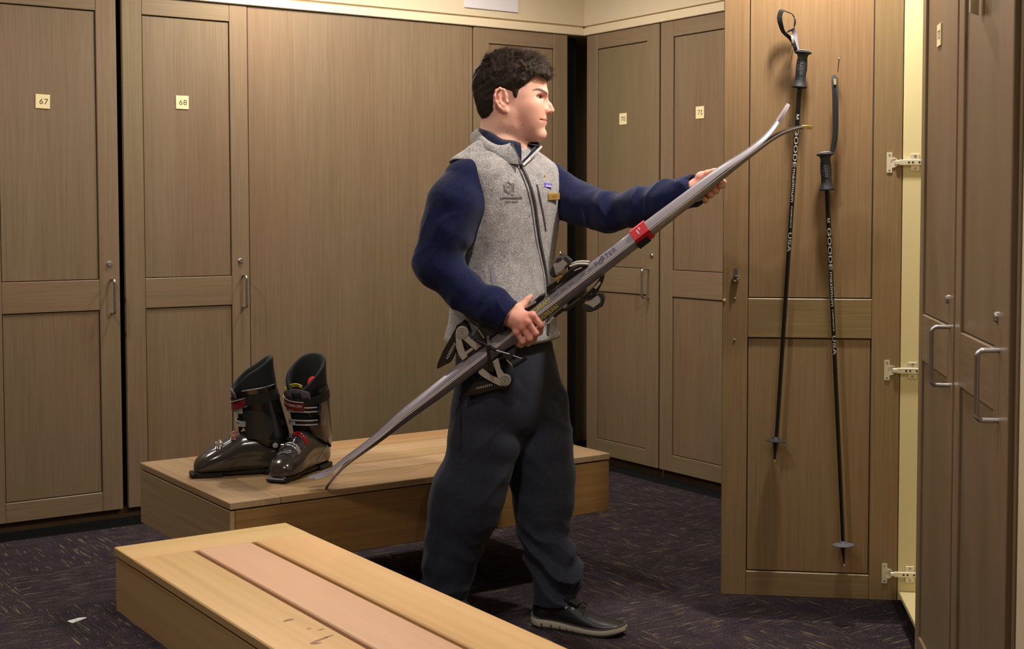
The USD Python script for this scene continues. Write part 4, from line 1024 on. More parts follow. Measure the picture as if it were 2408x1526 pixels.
# collars
def sheet(up, lo, rows=6, bulge=.006, n=48, thick=.005):
    U, L = spline(up, n), spline(lo, n); c = (U.mean(0)+L.mean(0))/2; R = []
    for k in range(rows):
        t = k/(rows-1); q = L*(1-t)+U*t; o = q-c; o[:,2] = 0; o /= np.linalg.norm(o, axis=1)[:,None]
        R.append(q+o*bulge*math.sin(math.pi*t))
    return band(R, thick)
cu = [(0.0176, -0.1, 1.5188), (-0.0123, -0.104, 1.5109), (-0.0451, -0.092, 1.5219), (-0.0705, -0.066, 1.5429), (-0.0859, -0.03, 1.562), (-0.0859, 0.012, 1.5699), (-0.0708, 0.048, 1.5694), (-0.0362, 0.07, 1.5585), (0.0126, 0.076, 1.544), (0.0626, 0.052, 1.5292), (0.0958, 0.012, 1.5204), (0.1139, -0.028, 1.5144)]
cl_ = [(0.0474, -0.128, 1.4542), (0.0163, -0.126, 1.4582), (-0.0318, -0.112, 1.4756), (-0.0779, -0.084, 1.5041), (-0.1043, -0.038, 1.5326), (-0.1046, 0.012, 1.5433), (-0.0832, 0.056, 1.543), (-0.0392, 0.084, 1.5309), (0.0151, 0.09, 1.5122), (0.0667, 0.06, 1.4918), (0.0849, -0.004, 1.4758), (0.0552, -0.11, 1.4535)]
part('collar', sheet(cu, cl_), M_VEST, vs, smooth=60)
fe = np.array([cl_[-1], (np.array(cl_[-1])+np.array(cu[-1]))/2, cu[-1]]); fn_ = np.array([(.35,-.9,.3)]*3)
part('collar_zip', ribbon(fe+(0,-.004,0), fn_, .007, .003), M_ZIPT, vs)
fe = np.array([cl_[0], (np.array(cl_[0])+np.array(cu[0]))/2, cu[0]])
part('collar_zip', ribbon(fe+(.003,-.003,0), fn_, .007, .004), M_ZIPD, vs)
nu = [(0.0463, -0.074, 1.5201), (0.024, -0.086, 1.5234), (-0.0073, -0.086, 1.5287), (-0.0429, -0.066, 1.5533), (-0.074, -0.03, 1.5686), (-0.0764, 0.01, 1.5751), (-0.0572, 0.044, 1.5718), (-0.0225, 0.06, 1.5606), (0.0235, 0.064, 1.5446), (0.0693, 0.042, 1.5313), (0.1063, -0.004, 1.5249)]
nl_ = [(0.05, -0.116, 1.4611), (0.0293, -0.112, 1.4639), (-0.015, -0.1, 1.4825), (-0.0571, -0.078, 1.5109), (-0.0872, -0.034, 1.5328), (-0.0859, 0.01, 1.5405), (-0.0641, 0.048, 1.5358), (-0.0254, 0.072, 1.5235), (0.0234, 0.078, 1.5089), (0.0666, 0.05, 1.4941), (0.0514, -0.102, 1.4603)]
part('collar', sheet(nu, nl_, bulge=.004, thick=.007), M_NAVYC, st, smooth=60)
# trouser details
P_, N_ = on(trousers, [((-0.1286, -0.3, 0.7717),(-0.1502, 0.2, 0.7031)), ((-0.1288, -0.3, 0.7151),(-0.1504, 0.2, 0.6393)), ((-0.129, -0.3, 0.6584),(-0.1506, 0.2, 0.5754)), ((-0.1291, -0.3, 0.6105),(-0.1508, 0.2, 0.5214))])
part('pocket_seam', ribbon(P_, N_, .004, .003), M_LACE, tr)
P_, N_ = on(trousers, [((-0.181, -0.3, 0.4754),(-0.2092, 0.2, 0.369)), ((-0.1926, -0.3, 0.393),(-0.2223, 0.2, 0.2762)), ((-0.2005, -0.3, 0.3168),(-0.2312, 0.2, 0.1903)), ((-0.2059, -0.3, 0.2151),(-0.2373, 0.2, 0.0756))])
part('side_seam', ribbon(P_, N_, .004, .003), M_TROUS, tr)

# shoes: local frame, x to the toe, origin under the heel
def shoe(loc, yaw, label=None):
    T = np.array([[math.cos(yaw),-math.sin(yaw),0,loc[0]],[math.sin(yaw),math.cos(yaw),0,loc[1]],[0,0,1,loc[2]],[0,0,0,1.]])
    def outline(x): # half widths left/right along the sole
        t = np.clip(x/.308, 0, 1); w = .036*np.sqrt(np.clip(1-((t-.13)/.135)**2, 0, 1)) if t < .13 else (.036-.006*math.sin((t-.13)/.30*math.pi) if t < .43 else .036+.014*math.sin((t-.43)/.34*math.pi/2) if t < .77 else .050*math.sqrt(max(0, 1-((t-.77)/.232)**2)))
        return max(w, .001)
    xs = np.r_[np.linspace(0, .02, 6), np.linspace(.03, .28, 22), np.linspace(.287, .308, 6)]
    def slab(z0f, z1f, grow, mt, nm, cx=0):
        th = np.linspace(0, 2*math.pi, 16, endpoint=False); R = []
        for x in xs:
            w = outline(x)+grow; z0, z1 = z0f(x), z1f(x); zc, hz = (z0+z1)/2, (z1-z0)/2
            R.append([(x+ (x-.154)/.154*grow, w*np.sign(math.cos(a))*abs(math.cos(a))**.35-.004*math.sin(x/.308*math.pi), zc+hz*np.sign(math.sin(a))*abs(math.sin(a))**.35) for a in th])
        return loft(R)
    toe = lambda x: .016*max(0, (x-.22)/.088)**2+.004*max(0, (.03-x)/.03)**2
    ztop = lambda x: toe(x)+.036-.010*min(1, x/.2)
    s = part('shoe', loft_shoe(outline, xs, ztop), M_LEATHER, man, smooth=50, label=label) if False else None
    R = []
    zt = [(0,.070),(.02,.080),(.06,.088),(.10,.090),(.125,.086),(.16,.072),(.20,.058),(.24,.047),(.28,.036),(.300,.026),(.308,.016)]
    from scipy.interpolate import PchipInterpolator
    zi = PchipInterpolator(*np.array(zt).T)
    th = np.linspace(0, math.pi, 15)
    for x in xs:
        w = outline(x)-.001; z0 = ztop(x)-.004; z1 = max(float(zi(x))+toe(x), z0+.004)
        top = [(x, w*math.cos(a)*(1-.42*math.sin(a)**2*np.clip((.16-x)/.1, 0, 1))-.004*math.sin(x/.308*math.pi), z0+(z1-z0)*math.sin(a)**.7) for a in th]
        R.append(top+[(x, -w*.5, z0), (x, w*.5, z0)])
    s = part('shoe', xf(loft(R), T), M_LEATHER, man, smooth=50, label=label)
    sl_ = part('sole', xf(slab(lambda x: toe(x)+.004, ztop, .003, None, ''), T), M_SOLE, s, smooth=50)
    part('tread', xf(slab(lambda x: toe(x), lambda x: toe(x)+.005, .000, None, ''), T), M_SOLED, s)
    part('sole_groove', xf(cat_mesh([box(x-.0016, x+.0016, -outline(x)-.0085, -outline(x)+.004, .005+toe(x), .020-.06*(x-.04)+toe(x)*.6) for x in (.045,.075,.105,.13,.152)]), T), M_SOLED, s)
    part('welt', xf(slab(lambda x: ztop(x)-.0012, lambda x: ztop(x)+.0012, .0038, None, ''), T), M_SOLED, s)
    # eyelet facing, eyelets, lace
    fc = []
    for sgn in (-1, 1):
        pts = [(.118, sgn*.026, .080), (.140, sgn*.024, .077), (.163, sgn*.020, .069)]
        for x, y, z in pts[:2] if sgn else pts:
            n_ = np.array([.25, sgn*.85, .5]); n_ /= np.linalg.norm(n_)
            ring = xf(trimesh.creation.torus(.0034, .0012, 16, 8), align((x+.004, y*1.08, z-.004), n_)); fc.append(ring)
    part('eyelet', xf(cat_mesh(fc), T), M_STEEL, s, smooth=50)
    lc = [tube(spline([(.112+.021*i, -.026, .078-.006*i), (.118+.021*i, 0, .092-.010*i), (.124+.021*i, .026, .078-.006*i)], 10), .0024, 8) for i in range(3)]
    lc += [tube(spline([(.150,.0,.080), (.165,-.012,.086), (.178,-.022,.078), (.184,-.030,.066)], 12), .0017, 8), tube(spline([(.150,.0,.080), (.162,.014,.086), (.172,.024,.074)], 12), .0017, 8)]
    part('lace', xf(cat_mesh(lc), T), M_LACE, s, smooth=50)
    tg_ = strip(spline([(.098,0,.098), (.120,0,.094), (.155,0,.079)], 10), .038, .006, up=(0,1,0)); part('tongue', xf(tg_, T), M_SUEDE, s, smooth=40)
    return s
hx = (0.0917, -0.03, 0.0057)
shoe((hx[0]-.004, -.008, 0), math.radians(-24), 'black leather shoe with ivory rubber sole')
hx2 = (-0.2154, -0.03, 0.0102)
shoe((hx2[0]+.010, -.015, 0), math.radians(-52))
# ---------------------------------------------------------------- skis: plane frame (along, up across, width) in the person's frame
SO = np.array([-.5871, -.085, .4688]); SA_ = np.array([.77828, -.14931, .60991]); SW = np.array([.11753, .98879, .0921]); ST = np.array([-.61682, 0., .7871])
M_EDGE = mat('ski_edge', lin(226,222,230), .42, .35)
c_, s_ = math.cos(YAW), math.sin(YAW)
PW = np.array([[c_, s_, 0, PO[0]], [-s_, c_, 0, PO[1]], [0,0,1,0], [0,0,0,1.]])          # person frame -> world
SKW = PW @ basis(SA_, ST, -SW, SO)                                                       # x along, y up-left, z to the viewer
def ski_thing(name, label, cat, group=None):
    p = '/World/'+uname('/World', name); x = UsdGeom.Xform.Define(stage, p)
    x.AddTransformOp().Set(Gf.Matrix4d(SKW.T.tolist())); setdata(x.GetPrim(), label=label, category=cat, group=group); return x.GetPrim()
M_TOPS = mat('ski_topsheet', lin(146,140,150), .26, .25, spec=.7); M_TOPD = mat('ski_topsheet_flat', lin(96,90,98), .35, .4)
M_BASE = mat('ski_base', lin(22,22,24), .35); M_BIND = mat('binding_silver', lin(176,170,164), .42, .35); M_BLK = mat('black_plastic', lin(17,17,18), .4)
M_BLK2 = mat('dark_grey_plastic', lin(44,44,48), .45); M_RING = mat('pivot_groove', lin(112,108,104), .5, .2); M_RIB = mat('spring_rib', lin(196,190,172), .35, .6); M_YEL = mat('yellow_print', lin(206,196,84), .5); M_OLIVE = mat('brown_plastic', lin(150,118,70), .5)
M_GOLDT = mat('yellowed_tip', lin(204,180,120), .35, .3); M_MARK = mat('marker_pen', lin(62,50,84), .6)
BASEU = [(-0.01, 0.0261), (0.0168, 0.0139), (0.0464, 0.003), (0.0755, 0.0), (0.1071, 0.0002), (0.1642, -0.0024), (0.2667, -0.0039)]
TIPU = [(1.6439, -0.0023), (1.6861, -0.0028), (1.7159, -0.0014), (1.747, 0.0037), (1.7781, 0.0131), (1.8098, 0.0252), (1.8346, 0.0364)]
BASEL = [(0.0133, -0.0285), (0.0238, -0.0243), (0.043, -0.0181), (0.0738, -0.0104), (0.1137, -0.0046), (0.1726, -0.0028), (0.2675, -0.0029)]
TIPL = [(1.6473, -0.0019), (1.6888, -0.0033), (1.7274, -0.0042), (1.7713, -0.0101), (1.8065, -0.0231), (1.832, -0.0371), (1.8475, -0.0523)]
def ski(name, label, tail, tip, sgn, number):
    path = list(tail)+[(s, sgn*.0006) for s in np.linspace(.34, 1.60, 12)]+list(tip)
    P = spline(np.array(path), 130); T = np.gradient(P, axis=0); T /= np.linalg.norm(T, axis=1)[:,None]
    N = np.stack([-T[:,1], T[:,0]], 1)*sgn
    L = np.r_[0, np.cumsum(np.linalg.norm(np.diff(P, axis=0), axis=1))]; t = L/L[-1]
    from scipy.interpolate import PchipInterpolator as PI
    hw = PI([0,.01,.03,.10,.45,.80,.93,.965,.985,1.0], [.012,.024,.036,.041,.0330,.044,.050,.046,.034,.012])(t)
    th = PI([0,.05,.16,.30,.45,.62,.80,.92,.96,1.0], [.006,.009,.016,.0235,.026,.024,.019,.011,.010,.008])(t)
    S = ski_thing(name, label, 'ski', 'pair of old grey skis'); 
    prof = [(-1,.0),( -1,.0025),(-.62,1.),(-.2,1.03),(.2,1.03),(.62,1.),(1,.0025),(1,.0)]
    R = []
    for i in range(len(P)):
        r = []
        for w, h in prof:
            hh = min(.0025, th[i]*.5) if h == .0025 else h*th[i]
            q = P[i]+N[i]*hh; r.append((q[0], q[1], w*hw[i]))
        R.append(r)
    part('ski_body', loft(R), M_TOPS, S, smooth=25)
    # dark flat of the top sheet, steel edges, running base
    i0, i1 = 4, len(P)-4
    part('top_stripe', loft([[(P[i]+N[i]*(th[i]*1.03+a)).tolist()+[w*hw[i]] for w, a in ((-.16,-.001),(-.16,.0005),(.16,.0005),(.16,-.001))] for i in range(i0, i1)]), M_TOPD, S)
    for zz in (-1, 1):
        part('steel_edge', loft([[(P[i]+N[i]*a).tolist()+[zz*(hw[i]+b)] for a, b in ((0,-.002),(0,.0007),(.0030,.0007),(.0030,-.002))] for i in range(2, len(P)-2)]), M_EDGE, S)
    part('running_base', loft([[(P[i]-N[i]*a).tolist()+[w*(hw[i]-.003)] for w, a in ((-1,.0002),(1,.0002),(1,-.001),(-1,-.001))] for i in range(2, len(P)-2)]), M_BASE, S)
    k = np.nonzero(t > (.968 if sgn > 0 else .984))[0]
    part('tip_guard', loft([[(P[i]+N[i]*(h*(th[i]+.0012)-(.0006 if h == 0 else 0))).tolist()+[w*(hw[i]+.0012)] for w, h in ((-1,0),(-1,.8),(-.5,1.),(.5,1.),(1,.8),(1,0))] for i in k]), M_TOPS if sgn > 0 else M_GOLDT, S, smooth=30, label=None if sgn > 0 else 'yellowed plastic tip guard')
    def face(s, frac=.5):           # frame on the slanted near face of the ski
        i = int(np.argmin(np.abs(P[:,0]-s))); z0, z1 = hw[i], hw[i]*.62; a0 = np.array([*(P[i]+N[i]*.0025), z0]); a1 = np.array([*(P[i]+N[i]*th[i]), z1])
        up = (a1-a0)*sgn; up /= np.linalg.norm(up); x = np.array([T[i,0], T[i,1], 0]); x = x/np.linalg.norm(x); n = np.cross(x, up); up = np.cross(n, x)
        o = a0+(a1-a0)*frac; return basis(x, up, n, o)
    return S, face, P, N, hw, th
SU, faceU, PU_, NU_, HWU, THU = ski('ski', 'upper ski of the pair, pale grey lit top face, handwriting on it', BASEU, TIPU, 1, 0)
SL, faceL, PL_, NL_, HWL, THL = ski('ski', 'lower ski of the pair, shaded dark grey face with a yellowed tip', BASEL, TIPL, -1, 0)
def lettering(S, face, s, text, h, m, slant=0., bold=False):
    t = text2d(text, h, bold); w = t.bounds[1,0]; t.apply_translation((-w/2, -h/2, .0002)); part('lettering', xf(t, face(s)), m, S)
rng = np.random.default_rng(2)
x = 0.
hand = []
for ch in 'PORTER':
    t = text2d(ch, .014); a = rng.normal()*.12; t.apply_transform(np.array([[math.cos(a),-math.sin(a),0,0],[math.sin(a),math.cos(a),0,0],[0,0,1,0],[0,0,0,1.]])); t.apply_translation((x, -.007+rng.normal()*.0012, .0002)); x += .0135; hand.append(t)
part('handwriting', xf(shift(cat_mesh(hand), (-x/2,0,0)), faceU((1.1522, 0.0185)[0])), M_MARK, SU, label='handwritten name in marker pen')
lettering(SU, faceU, (0.9008, 0.0183)[0]+.006, 'SCREAM', .0125, M_YEL, bold=True); lettering(SL, faceL, (0.923, -0.0196)[0]-.012, 'SCREAM', .0125, M_YEL, bold=True)
for S, face in ((SU, faceU), (SL, faceL)):
    part('silver_dashes', cat_mesh([xf(box(-.009,.009,-.0009,.0009,.0002,.0007,0), face(s, .42)) for s in np.arange(.93, 1.13, .032)]), M_CHROME, S)
# bindings: flat outlines in the plane of the skis, given a width
def plate(pts, w0, w1, c=.001, r=0.): 
    return shift(extrude(round_poly(pts, r) if r else Polygon(pts), w1-w0, c), (0,0,w0))
def disc(c, r, w0, w1, ch=.0015): return shift(extrude(Point(*c).buffer(r, 24), w1-w0, ch), (0,0,w0))
def rod(pts, w, r): return tube(np.array([(*p, w) for p in pts]), r, 10, up=(0,0,1))
def ring2(c, r0, r1): return Point(*c).buffer(r1, 24).difference(Point(*c).buffer(r0, 24))
def heel(S, nm, arms, bar, piv, r, lever, ribs, base, housing):
    H = part('heel_binding', cat_mesh([plate(base, -.026, .026)]), M_BLK, S, label='black heel binding base')
    part('heel_arm', cat_mesh([plate(a, .022, .030, .0012, .001) for a in arms]+[plate(a, -.030, -.022, .0012) for a in arms]+([plate(bar, .023, .028)] if bar else [])), M_BIND, S, label='silver forked arm')
    pv = part('pivot_disc', cat_mesh([disc(piv, r, .022, .034), disc(piv, r, -.034, -.022)]), M_BIND, S)
    part('pivot_ring', cat_mesh([shift(extrude(ring2(piv, r*.62, r*.72), .0012), (0,0,.0338)), shift(extrude(ring2(piv, r*.30, r*.38), .0012), (0,0,.0338)), disc(piv, r*.13, .0336, .0352, 0)]), M_RING, pv)
    lv = part('heel_lever', cat_mesh([plate(lever, -.022, .0215, .002, .002)]), M_BLK, S, label='black release lever')
    a, b, hgt = ribs
    a, b = np.array(a), np.array(b); d = (b-a)/np.linalg.norm(b-a); nn = np.array([-d[1], d[0]])
    rb = []
    for k in range(8):
        p = a+(b-a)*k/7; h = hgt*(1-.35*abs(k-3.5)/3.5); q = nn*.75+d*.35
        rb.append(tube(np.array([(*(p-q*h/2), .0225), (*(p+q*h/2), .0225)]), .0022, 8))
    part('spring_ribs', cat_mesh(rb), M_RIB, lv)
    if housing: part('brake_housing', plate(housing, -.024, .024, .002, .002), M_BLK2, S)
heel(SU, 'u', [[(0.6523, 0.1061),(0.6263, 0.07),(0.6177, 0.0463),(0.6167, 0.0274),(0.6372, 0.0281),(0.6414, 0.0499),(0.6524, 0.0759),(0.6683, 0.0875)], [(0.664, 0.0822),(0.6781, 0.0779),(0.6778, 0.0599),(0.6847, 0.0428),(0.6925, 0.0294),(0.6688, 0.0278),(0.6643, 0.0444),(0.6609, 0.0674),(0.6577, 0.0784)]],
     [(0.6392, 0.0431),(0.6627, 0.0424),(0.6651, 0.0341),(0.6365, 0.0343)], (0.6704, 0.0955), .0190,
     [(0.5365, 0.056),(0.5496, 0.0677),(0.5903, 0.0886),(0.6223, 0.101),(0.6563, 0.116),(0.6703, 0.1225),(0.6907, 0.1208),(0.694, 0.1087),(0.6931, 0.0966),(0.6769, 0.0874),(0.6389, 0.0863),(0.6249, 0.0688),(0.5819, 0.0454),(0.559, 0.0498),(0.5394, 0.0527)],
     ((0.5826, 0.0621), (0.6281, 0.0815), .013), [(0.6177, 0.0572),(0.6151, 0.0268),(0.7049, 0.019),(0.6994, 0.0338),(0.674, 0.0403)],
     [(0.6814, 0.0658),(0.7152, 0.0754),(0.7445, 0.066),(0.7583, 0.0533),(0.7609, 0.0322),(0.7472, 0.034),(0.721, 0.0283),(0.7043, 0.0237),(0.6926, 0.0391)])
heel(SL, 'l', [[(0.6873, -0.0289),(0.7078, -0.0303),(0.7036, -0.0402),(0.6935, -0.0604),(0.6912, -0.0823),(0.6743, -0.0846),(0.6694, -0.0777),(0.6792, -0.0539),(0.6816, -0.0428)], [(0.6326, -0.0273),(0.651, -0.0279),(0.6551, -0.0486),(0.6609, -0.0659),(0.6718, -0.0849),(0.6671, -0.1072),(0.6578, -0.0998),(0.6461, -0.0763),(0.6356, -0.0512),(0.632, -0.0366)]],
     None, (0.6836, -0.096), .0180,
     [(0.5561, -0.0631),(0.57, -0.0568),(0.5982, -0.0489),(0.6153, -0.052),(0.6319, -0.0613),(0.6472, -0.0858),(0.6644, -0.1052),(0.6862, -0.1023),(0.6988, -0.1096),(0.6907, -0.1184),(0.6721, -0.12),(0.6574, -0.1111),(0.6289, -0.0979),(0.5936, -0.0846),(0.5695, -0.071)],
     ((0.5971, -0.0653), (0.6398, -0.0841), .010), [(0.6333, -0.0214),(0.6923, -0.0294),(0.7235, -0.0337),(0.7233, -0.0421),(0.6999, -0.0416),(0.6692, -0.0528),(0.6415, -0.0384)],
     [(0.7195, -0.0306),(0.7394, -0.0328),(0.7667, -0.0365),(0.7516, -0.0528),(0.7318, -0.0614),(0.7244, -0.0515)])
# ski brakes
def brake(S, steel, black):
    for p, w in black:
        b = part('brake_arm', tube(np.array([(*q, w) for q in p]), .0052, 10), M_BLK, S, smooth=40)
    for p, w in steel: part('brake_rod', rod(p, w, .0028), M_STEEL, b, smooth=40)
brake(SU, [([(0.7161, 0.0738),(0.7137, 0.0423)], .034), ([(0.7198, -0.0084),(0.7453, -0.0416)], .040), ([(0.7297, 0.0419),(0.7102, 0.017)], .046)], [([(0.6912, 0.0508),(0.7053, 0.025),(0.7202, -0.008)], .040), ([(0.7105, 0.0179),(0.6945, -0.0075),(0.6831, -0.0267),(0.672, -0.0507)], .046)])
brake(SL, [([(0.7267, -0.0501),(0.7287, -0.0788)], .034), ([(0.7502, -0.0518),(0.7658, -0.076)], .036)], [([(0.73, -0.0772),(0.7512, -0.0804),(0.7777, -0.0822)], .034)])
# toe bindings
TB = part('toe_binding', plate([(1.0112, 0.0876),(1.0482, 0.0877),(1.0515, 0.063),(1.0241, 0.0557),(1.0004, 0.0591)], -.028, .028, .004, .002), M_BIND, SU, smooth=20, label='silver toe binding head')
part('toe_housing', cat_mesh([plate([(1.021, 0.0907),(1.034, 0.0965),(1.0568, 0.0837),(1.0614, 0.0628),(1.0338, 0.0545),(1.0292, 0.0675)], -.026, .024, .003), plate([(0.9899, 0.0767),(1.0084, 0.0867),(1.003, 0.0624),(0.9901, 0.0554),(0.987, 0.0663)], -.026, .026, .003)]), M_BLK2, TB)
part('toe_wing', plate([(0.9894, 0.056),(1.0147, 0.0517),(1.013, 0.0421),(0.988, 0.0452)], -.028, .029, .002), M_OLIVE, TB)
part('toe_plate', cat_mesh([plate([(0.9823, 0.0361),(1.0153, 0.0445),(1.0475, 0.0451),(1.0741, 0.0414),(1.0836, 0.0321),(1.0961, 0.0266),(1.094, 0.024),(1.0196, 0.0285),(0.9822, 0.0319)], -.030, .030, .002), plate([(0.9566, 0.0494),(0.986, 0.0448),(0.9777, 0.0311),(0.9432, 0.0311)], -.030, .032, .002)]), M_BLK, SU)
part('toe_bail', cat_mesh([tube(np.array([(*p, w) for p in spline([(1.0487, 0.0546),(1.0641, 0.0502),(1.0827, 0.039),(1.0963, 0.0268)], 10)]), .0042, 10) for w in (-.026,.027)]), M_BIND, SU, smooth=40)
part('toe_pin', rod([(1.0526, 0.0369),(1.0765, 0.0311)], .031, .0028), M_CHROME, SU, smooth=40)
TB = part('toe_binding', plate([(1.0151, -0.0567),(1.0393, -0.0594),(1.0619, -0.0629),(1.0617, -0.086),(1.0506, -0.088),(1.0253, -0.0882),(1.0198, -0.0709)], -.028, .028, .004, .002), M_BIND, SL, smooth=20, label='silver toe binding head')
part('toe_housing', plate([(1.0679, -0.0591),(1.0736, -0.0719),(1.0686, -0.087),(1.0543, -0.0973),(1.0285, -0.0949),(1.0118, -0.0893),(1.0013, -0.0783),(1.0055, -0.06),(1.0161, -0.0595),(1.0319, -0.0823),(1.0554, -0.0791)], -.026, .026, .003), M_BLK2, TB)
part('toe_plate', cat_mesh([plate([(1.0222, -0.041),(1.0624, -0.038),(1.098, -0.0274),(1.1113, -0.0303),(1.0986, -0.0405),(1.0663, -0.0558),(1.0383, -0.0607),(1.0207, -0.0483)], -.030, .030, .002), plate([(0.9473, -0.0367),(1.0101, -0.0402),(1.0002, -0.0475),(0.9659, -0.0466),(0.9564, -0.0426)], -.030, .031, .002), plate([(0.8888, -0.0325),(0.9514, -0.0314),(0.9452, -0.0393),(0.8955, -0.0375)], -.028, .029, .002)]), M_BLK, SL)
part('toe_wing', plate([(1.0668, -0.0377),(1.092, -0.0323),(1.0931, -0.0394),(1.0699, -0.0459)], .024, .034, .001), M_BIND, TB)
part('screw', disc((1.0493, -0.048), .0033, .029, .033), M_CHROME, TB, smooth=40)
part('toe_lever', plate([(0.8856, -0.0364),(0.9158, -0.0307),(0.9197, -0.0379),(0.8963, -0.0446)], .024, .034, .002), M_BIND, SL)
part('plate_lever', plate([(0.8695, 0.039),(0.9019, 0.0385),(0.9065, 0.0338),(0.9023, 0.0304),(0.8699, 0.0358)], .020, .033, .002), M_BIND, SU)
part('plate_block', plate([(0.8621, 0.0372),(0.9232, 0.0389),(0.9337, 0.0352),(0.9277, 0.0257),(0.8657, 0.0248)], -.028, .024, .002), M_BLK, SU)
# red strap round both skis
q = [(1.2748, -0.0012)[0]]
s0 = q[0]; i = int(np.argmin(np.abs(PU_[:,0]-s0))); hw_, th_ = HWU[i]+.0035, THU[i]+.0045
hexo = Polygon([(-hw_,0), (-hw_*.62,th_), (hw_*.62,th_), (hw_,0), (hw_*.62,-th_), (-hw_*.62,-th_)]).buffer(.001)
hexi = hexo.buffer(-.003)
RS = part('ski_strap', xf(shift(extrude(hexo.difference(hexi), .052, .0008), (0,0,-.026)), PW @ basis(-SW, ST, SA_, SO+SA_*s0)), mat('red_strap', lin(186,14,34), .5), None, smooth=20, label='red strap with faint white print binding the two skis together', cat='strap')
fr = np.linalg.inv(PW @ basis(-SW, ST, SA_, SO+SA_*s0))
part('strap_print', xf(cat_mesh([extrude(LineString([(hw_*.62+.003+.0042*k*.6, .0185-.0045*k), (hw_*.62+.0065+.0028*k, .0150-.0045*k)]).buffer(.0012), .0006) for k in range(0)]+[extrude(LineString([(x_, y_), (x_+.0015, y_+.0048), (x_+.0030, y_+.0006), (x_+.0042, y_+.0036)]).buffer(.0006), .0006) for y_, xs_ in ((.003, (-.016,-.0105,-.005)), (-.006, (-.006,-.0005,.005))) for x_ in xs_]), PW @ basis(SA_, ST, -SW, SO) @ faceU(s0) @ np.array([[0,1,0,-.006],[-1,0,0,0],[0,0,1,.0040],[0,0,0,1.]])), M_LAV, RS)
part('strap_tail', xf(shift(extrude(hexo.buffer(.003).intersection(Polygon([(-.05,-.045),(.05,-.045),(.05,-.012),(-.05,-.012)])).difference(hexo), .040, .0008), (0,0,-.030)), PW @ basis(-SW, ST, SA_, SO+SA_*s0)), M_BLK, RS)

# ---------------------------------------------------------------- ski poles hanging on the open door: frame x = along the door, y = into it, z up
DO = np.array([-1.2115, -2.3339, 0]); DRZ = math.degrees(-.7393); POFF = -.040
M_SHAFT = mat('pole_shaft', lin(20,22,22), .25, .2); M_RUBBER = mat('grip_rubber', lin(34,35,40), .5); M_SILV = mat('silver_print', lin(168,168,164), .5); M_STRAP = mat('black_webbing', lin(16,16,18), .75); M_LILAC = mat('grey_lilac_webbing', lin(140,136,158), .8); M_BLK2G = mat('grip_lettering', lin(96,98,108), .4); M_BASKET = mat('grey_basket', lin(92,92,104), .5)
def pole(label, gt, gb, bk, tp, ang):
    P = thing('ski_pole', label, 'ski pole', DO, DRZ, group='ski poles on the open door')
    gt, gb, bk, tp = [np.array([s, POFF, z]) for s, z in (gt, gb, bk, tp)]
    ax_ = (gt-gb)/np.linalg.norm(gt-gb); Lg = np.linalg.norm(gt-gb)
    sh = (gb-tp)/np.linalg.norm(gb-tp)
    T = align(gb, ax_, up=(0,1,0))
    k = Lg/.118
    prof = np.array([(0,0),(.0185,0),(.0200,.004),(.0175,.012),(.0145,.022),(.0135,.040),(.0150,.060),(.0140,.080),(.0125,.096),(.0150,.105),(.0225,.110),(.0230,.1125),(.0180,.1165),(.009,.119),(0,.1195)])*np.array([1.18,k])
    g = lathe(prof, 28); v = g.vertices; v[:,1] *= .85
    part('grip', xf(g, T), M_RUBBER, P, smooth=35, label='black rubber grip')
    part('finger_ridge', xf(cat_mesh([tube(np.array([(-.0160*abs(math.cos(a))*1.02,.0160*.85*math.sin(a)*1.02,(.028+.008*j)*k) for a in np.linspace(math.pi*.75, math.pi*1.45, 8)]), .0013, 6) for j in range(8)]), T), M_BLK, P)
    t = text2d('SCOTT', .0085, True); t.apply_translation((-t.bounds[1,0]/2, -.0042, 0)); o_ = gb+ax_*Lg*.50+np.array([0,-.0146,0]); sx = np.cross(ax_, (0,-1.,0)); sx /= np.linalg.norm(sx)
    part('lettering', xf(t, basis(ax_, np.cross((0,-1.,0), ax_), (0,-1,0), o_)), M_BLK2G, P)
    part('shaft', tube(np.array([gb+(0,0,0), tp+sh*.030]), [.0075,.0058], 16, up=(0,1,0)), M_SHAFT, P, smooth=40)
    part('grip_cap', xf(lathe([(0,.1196*k),(.020,.1178*k),(.0212,.1168*k),(.014,.1192*k),(0,.1208*k)], 24), T), mat('grip_cap_grey', lin(120,118,126), .45) if not hasattr(pole, 'm') else pole.m, P, smooth=40); pole.m = '/World/Looks/grip_cap_grey'
    b = part('basket', xf(lathe([(0,.004),(.010,.004),(.012,.0005),(.030,-.002),(.0325,-.001),(.0325,.0005),(.030,.0002),(.012,.006),(.0085,.012),(0,.012)], 28), align(bk, sh, up=(0,1,0))), M_BASKET if ang else M_BLK2, P, smooth=35)
    part('pole_tip', xf(lathe([(0,-.062),(.0030,-.062),(.0032,-.050),(.0055,-.036),(.0085,-.012),(.0095,0),(0,0)], 18), align(bk+sh*.002, sh, up=(0,1,0))), M_BLK, P, smooth=40)
    part('steel_point', xf(lathe([(0,-.070),(.0022,-.068),(.0026,-.060),(0,-.060)], 12), align(bk, sh, up=(0,1,0))), M_NICKEL, P)
    return P, gt, gb, tp, sh
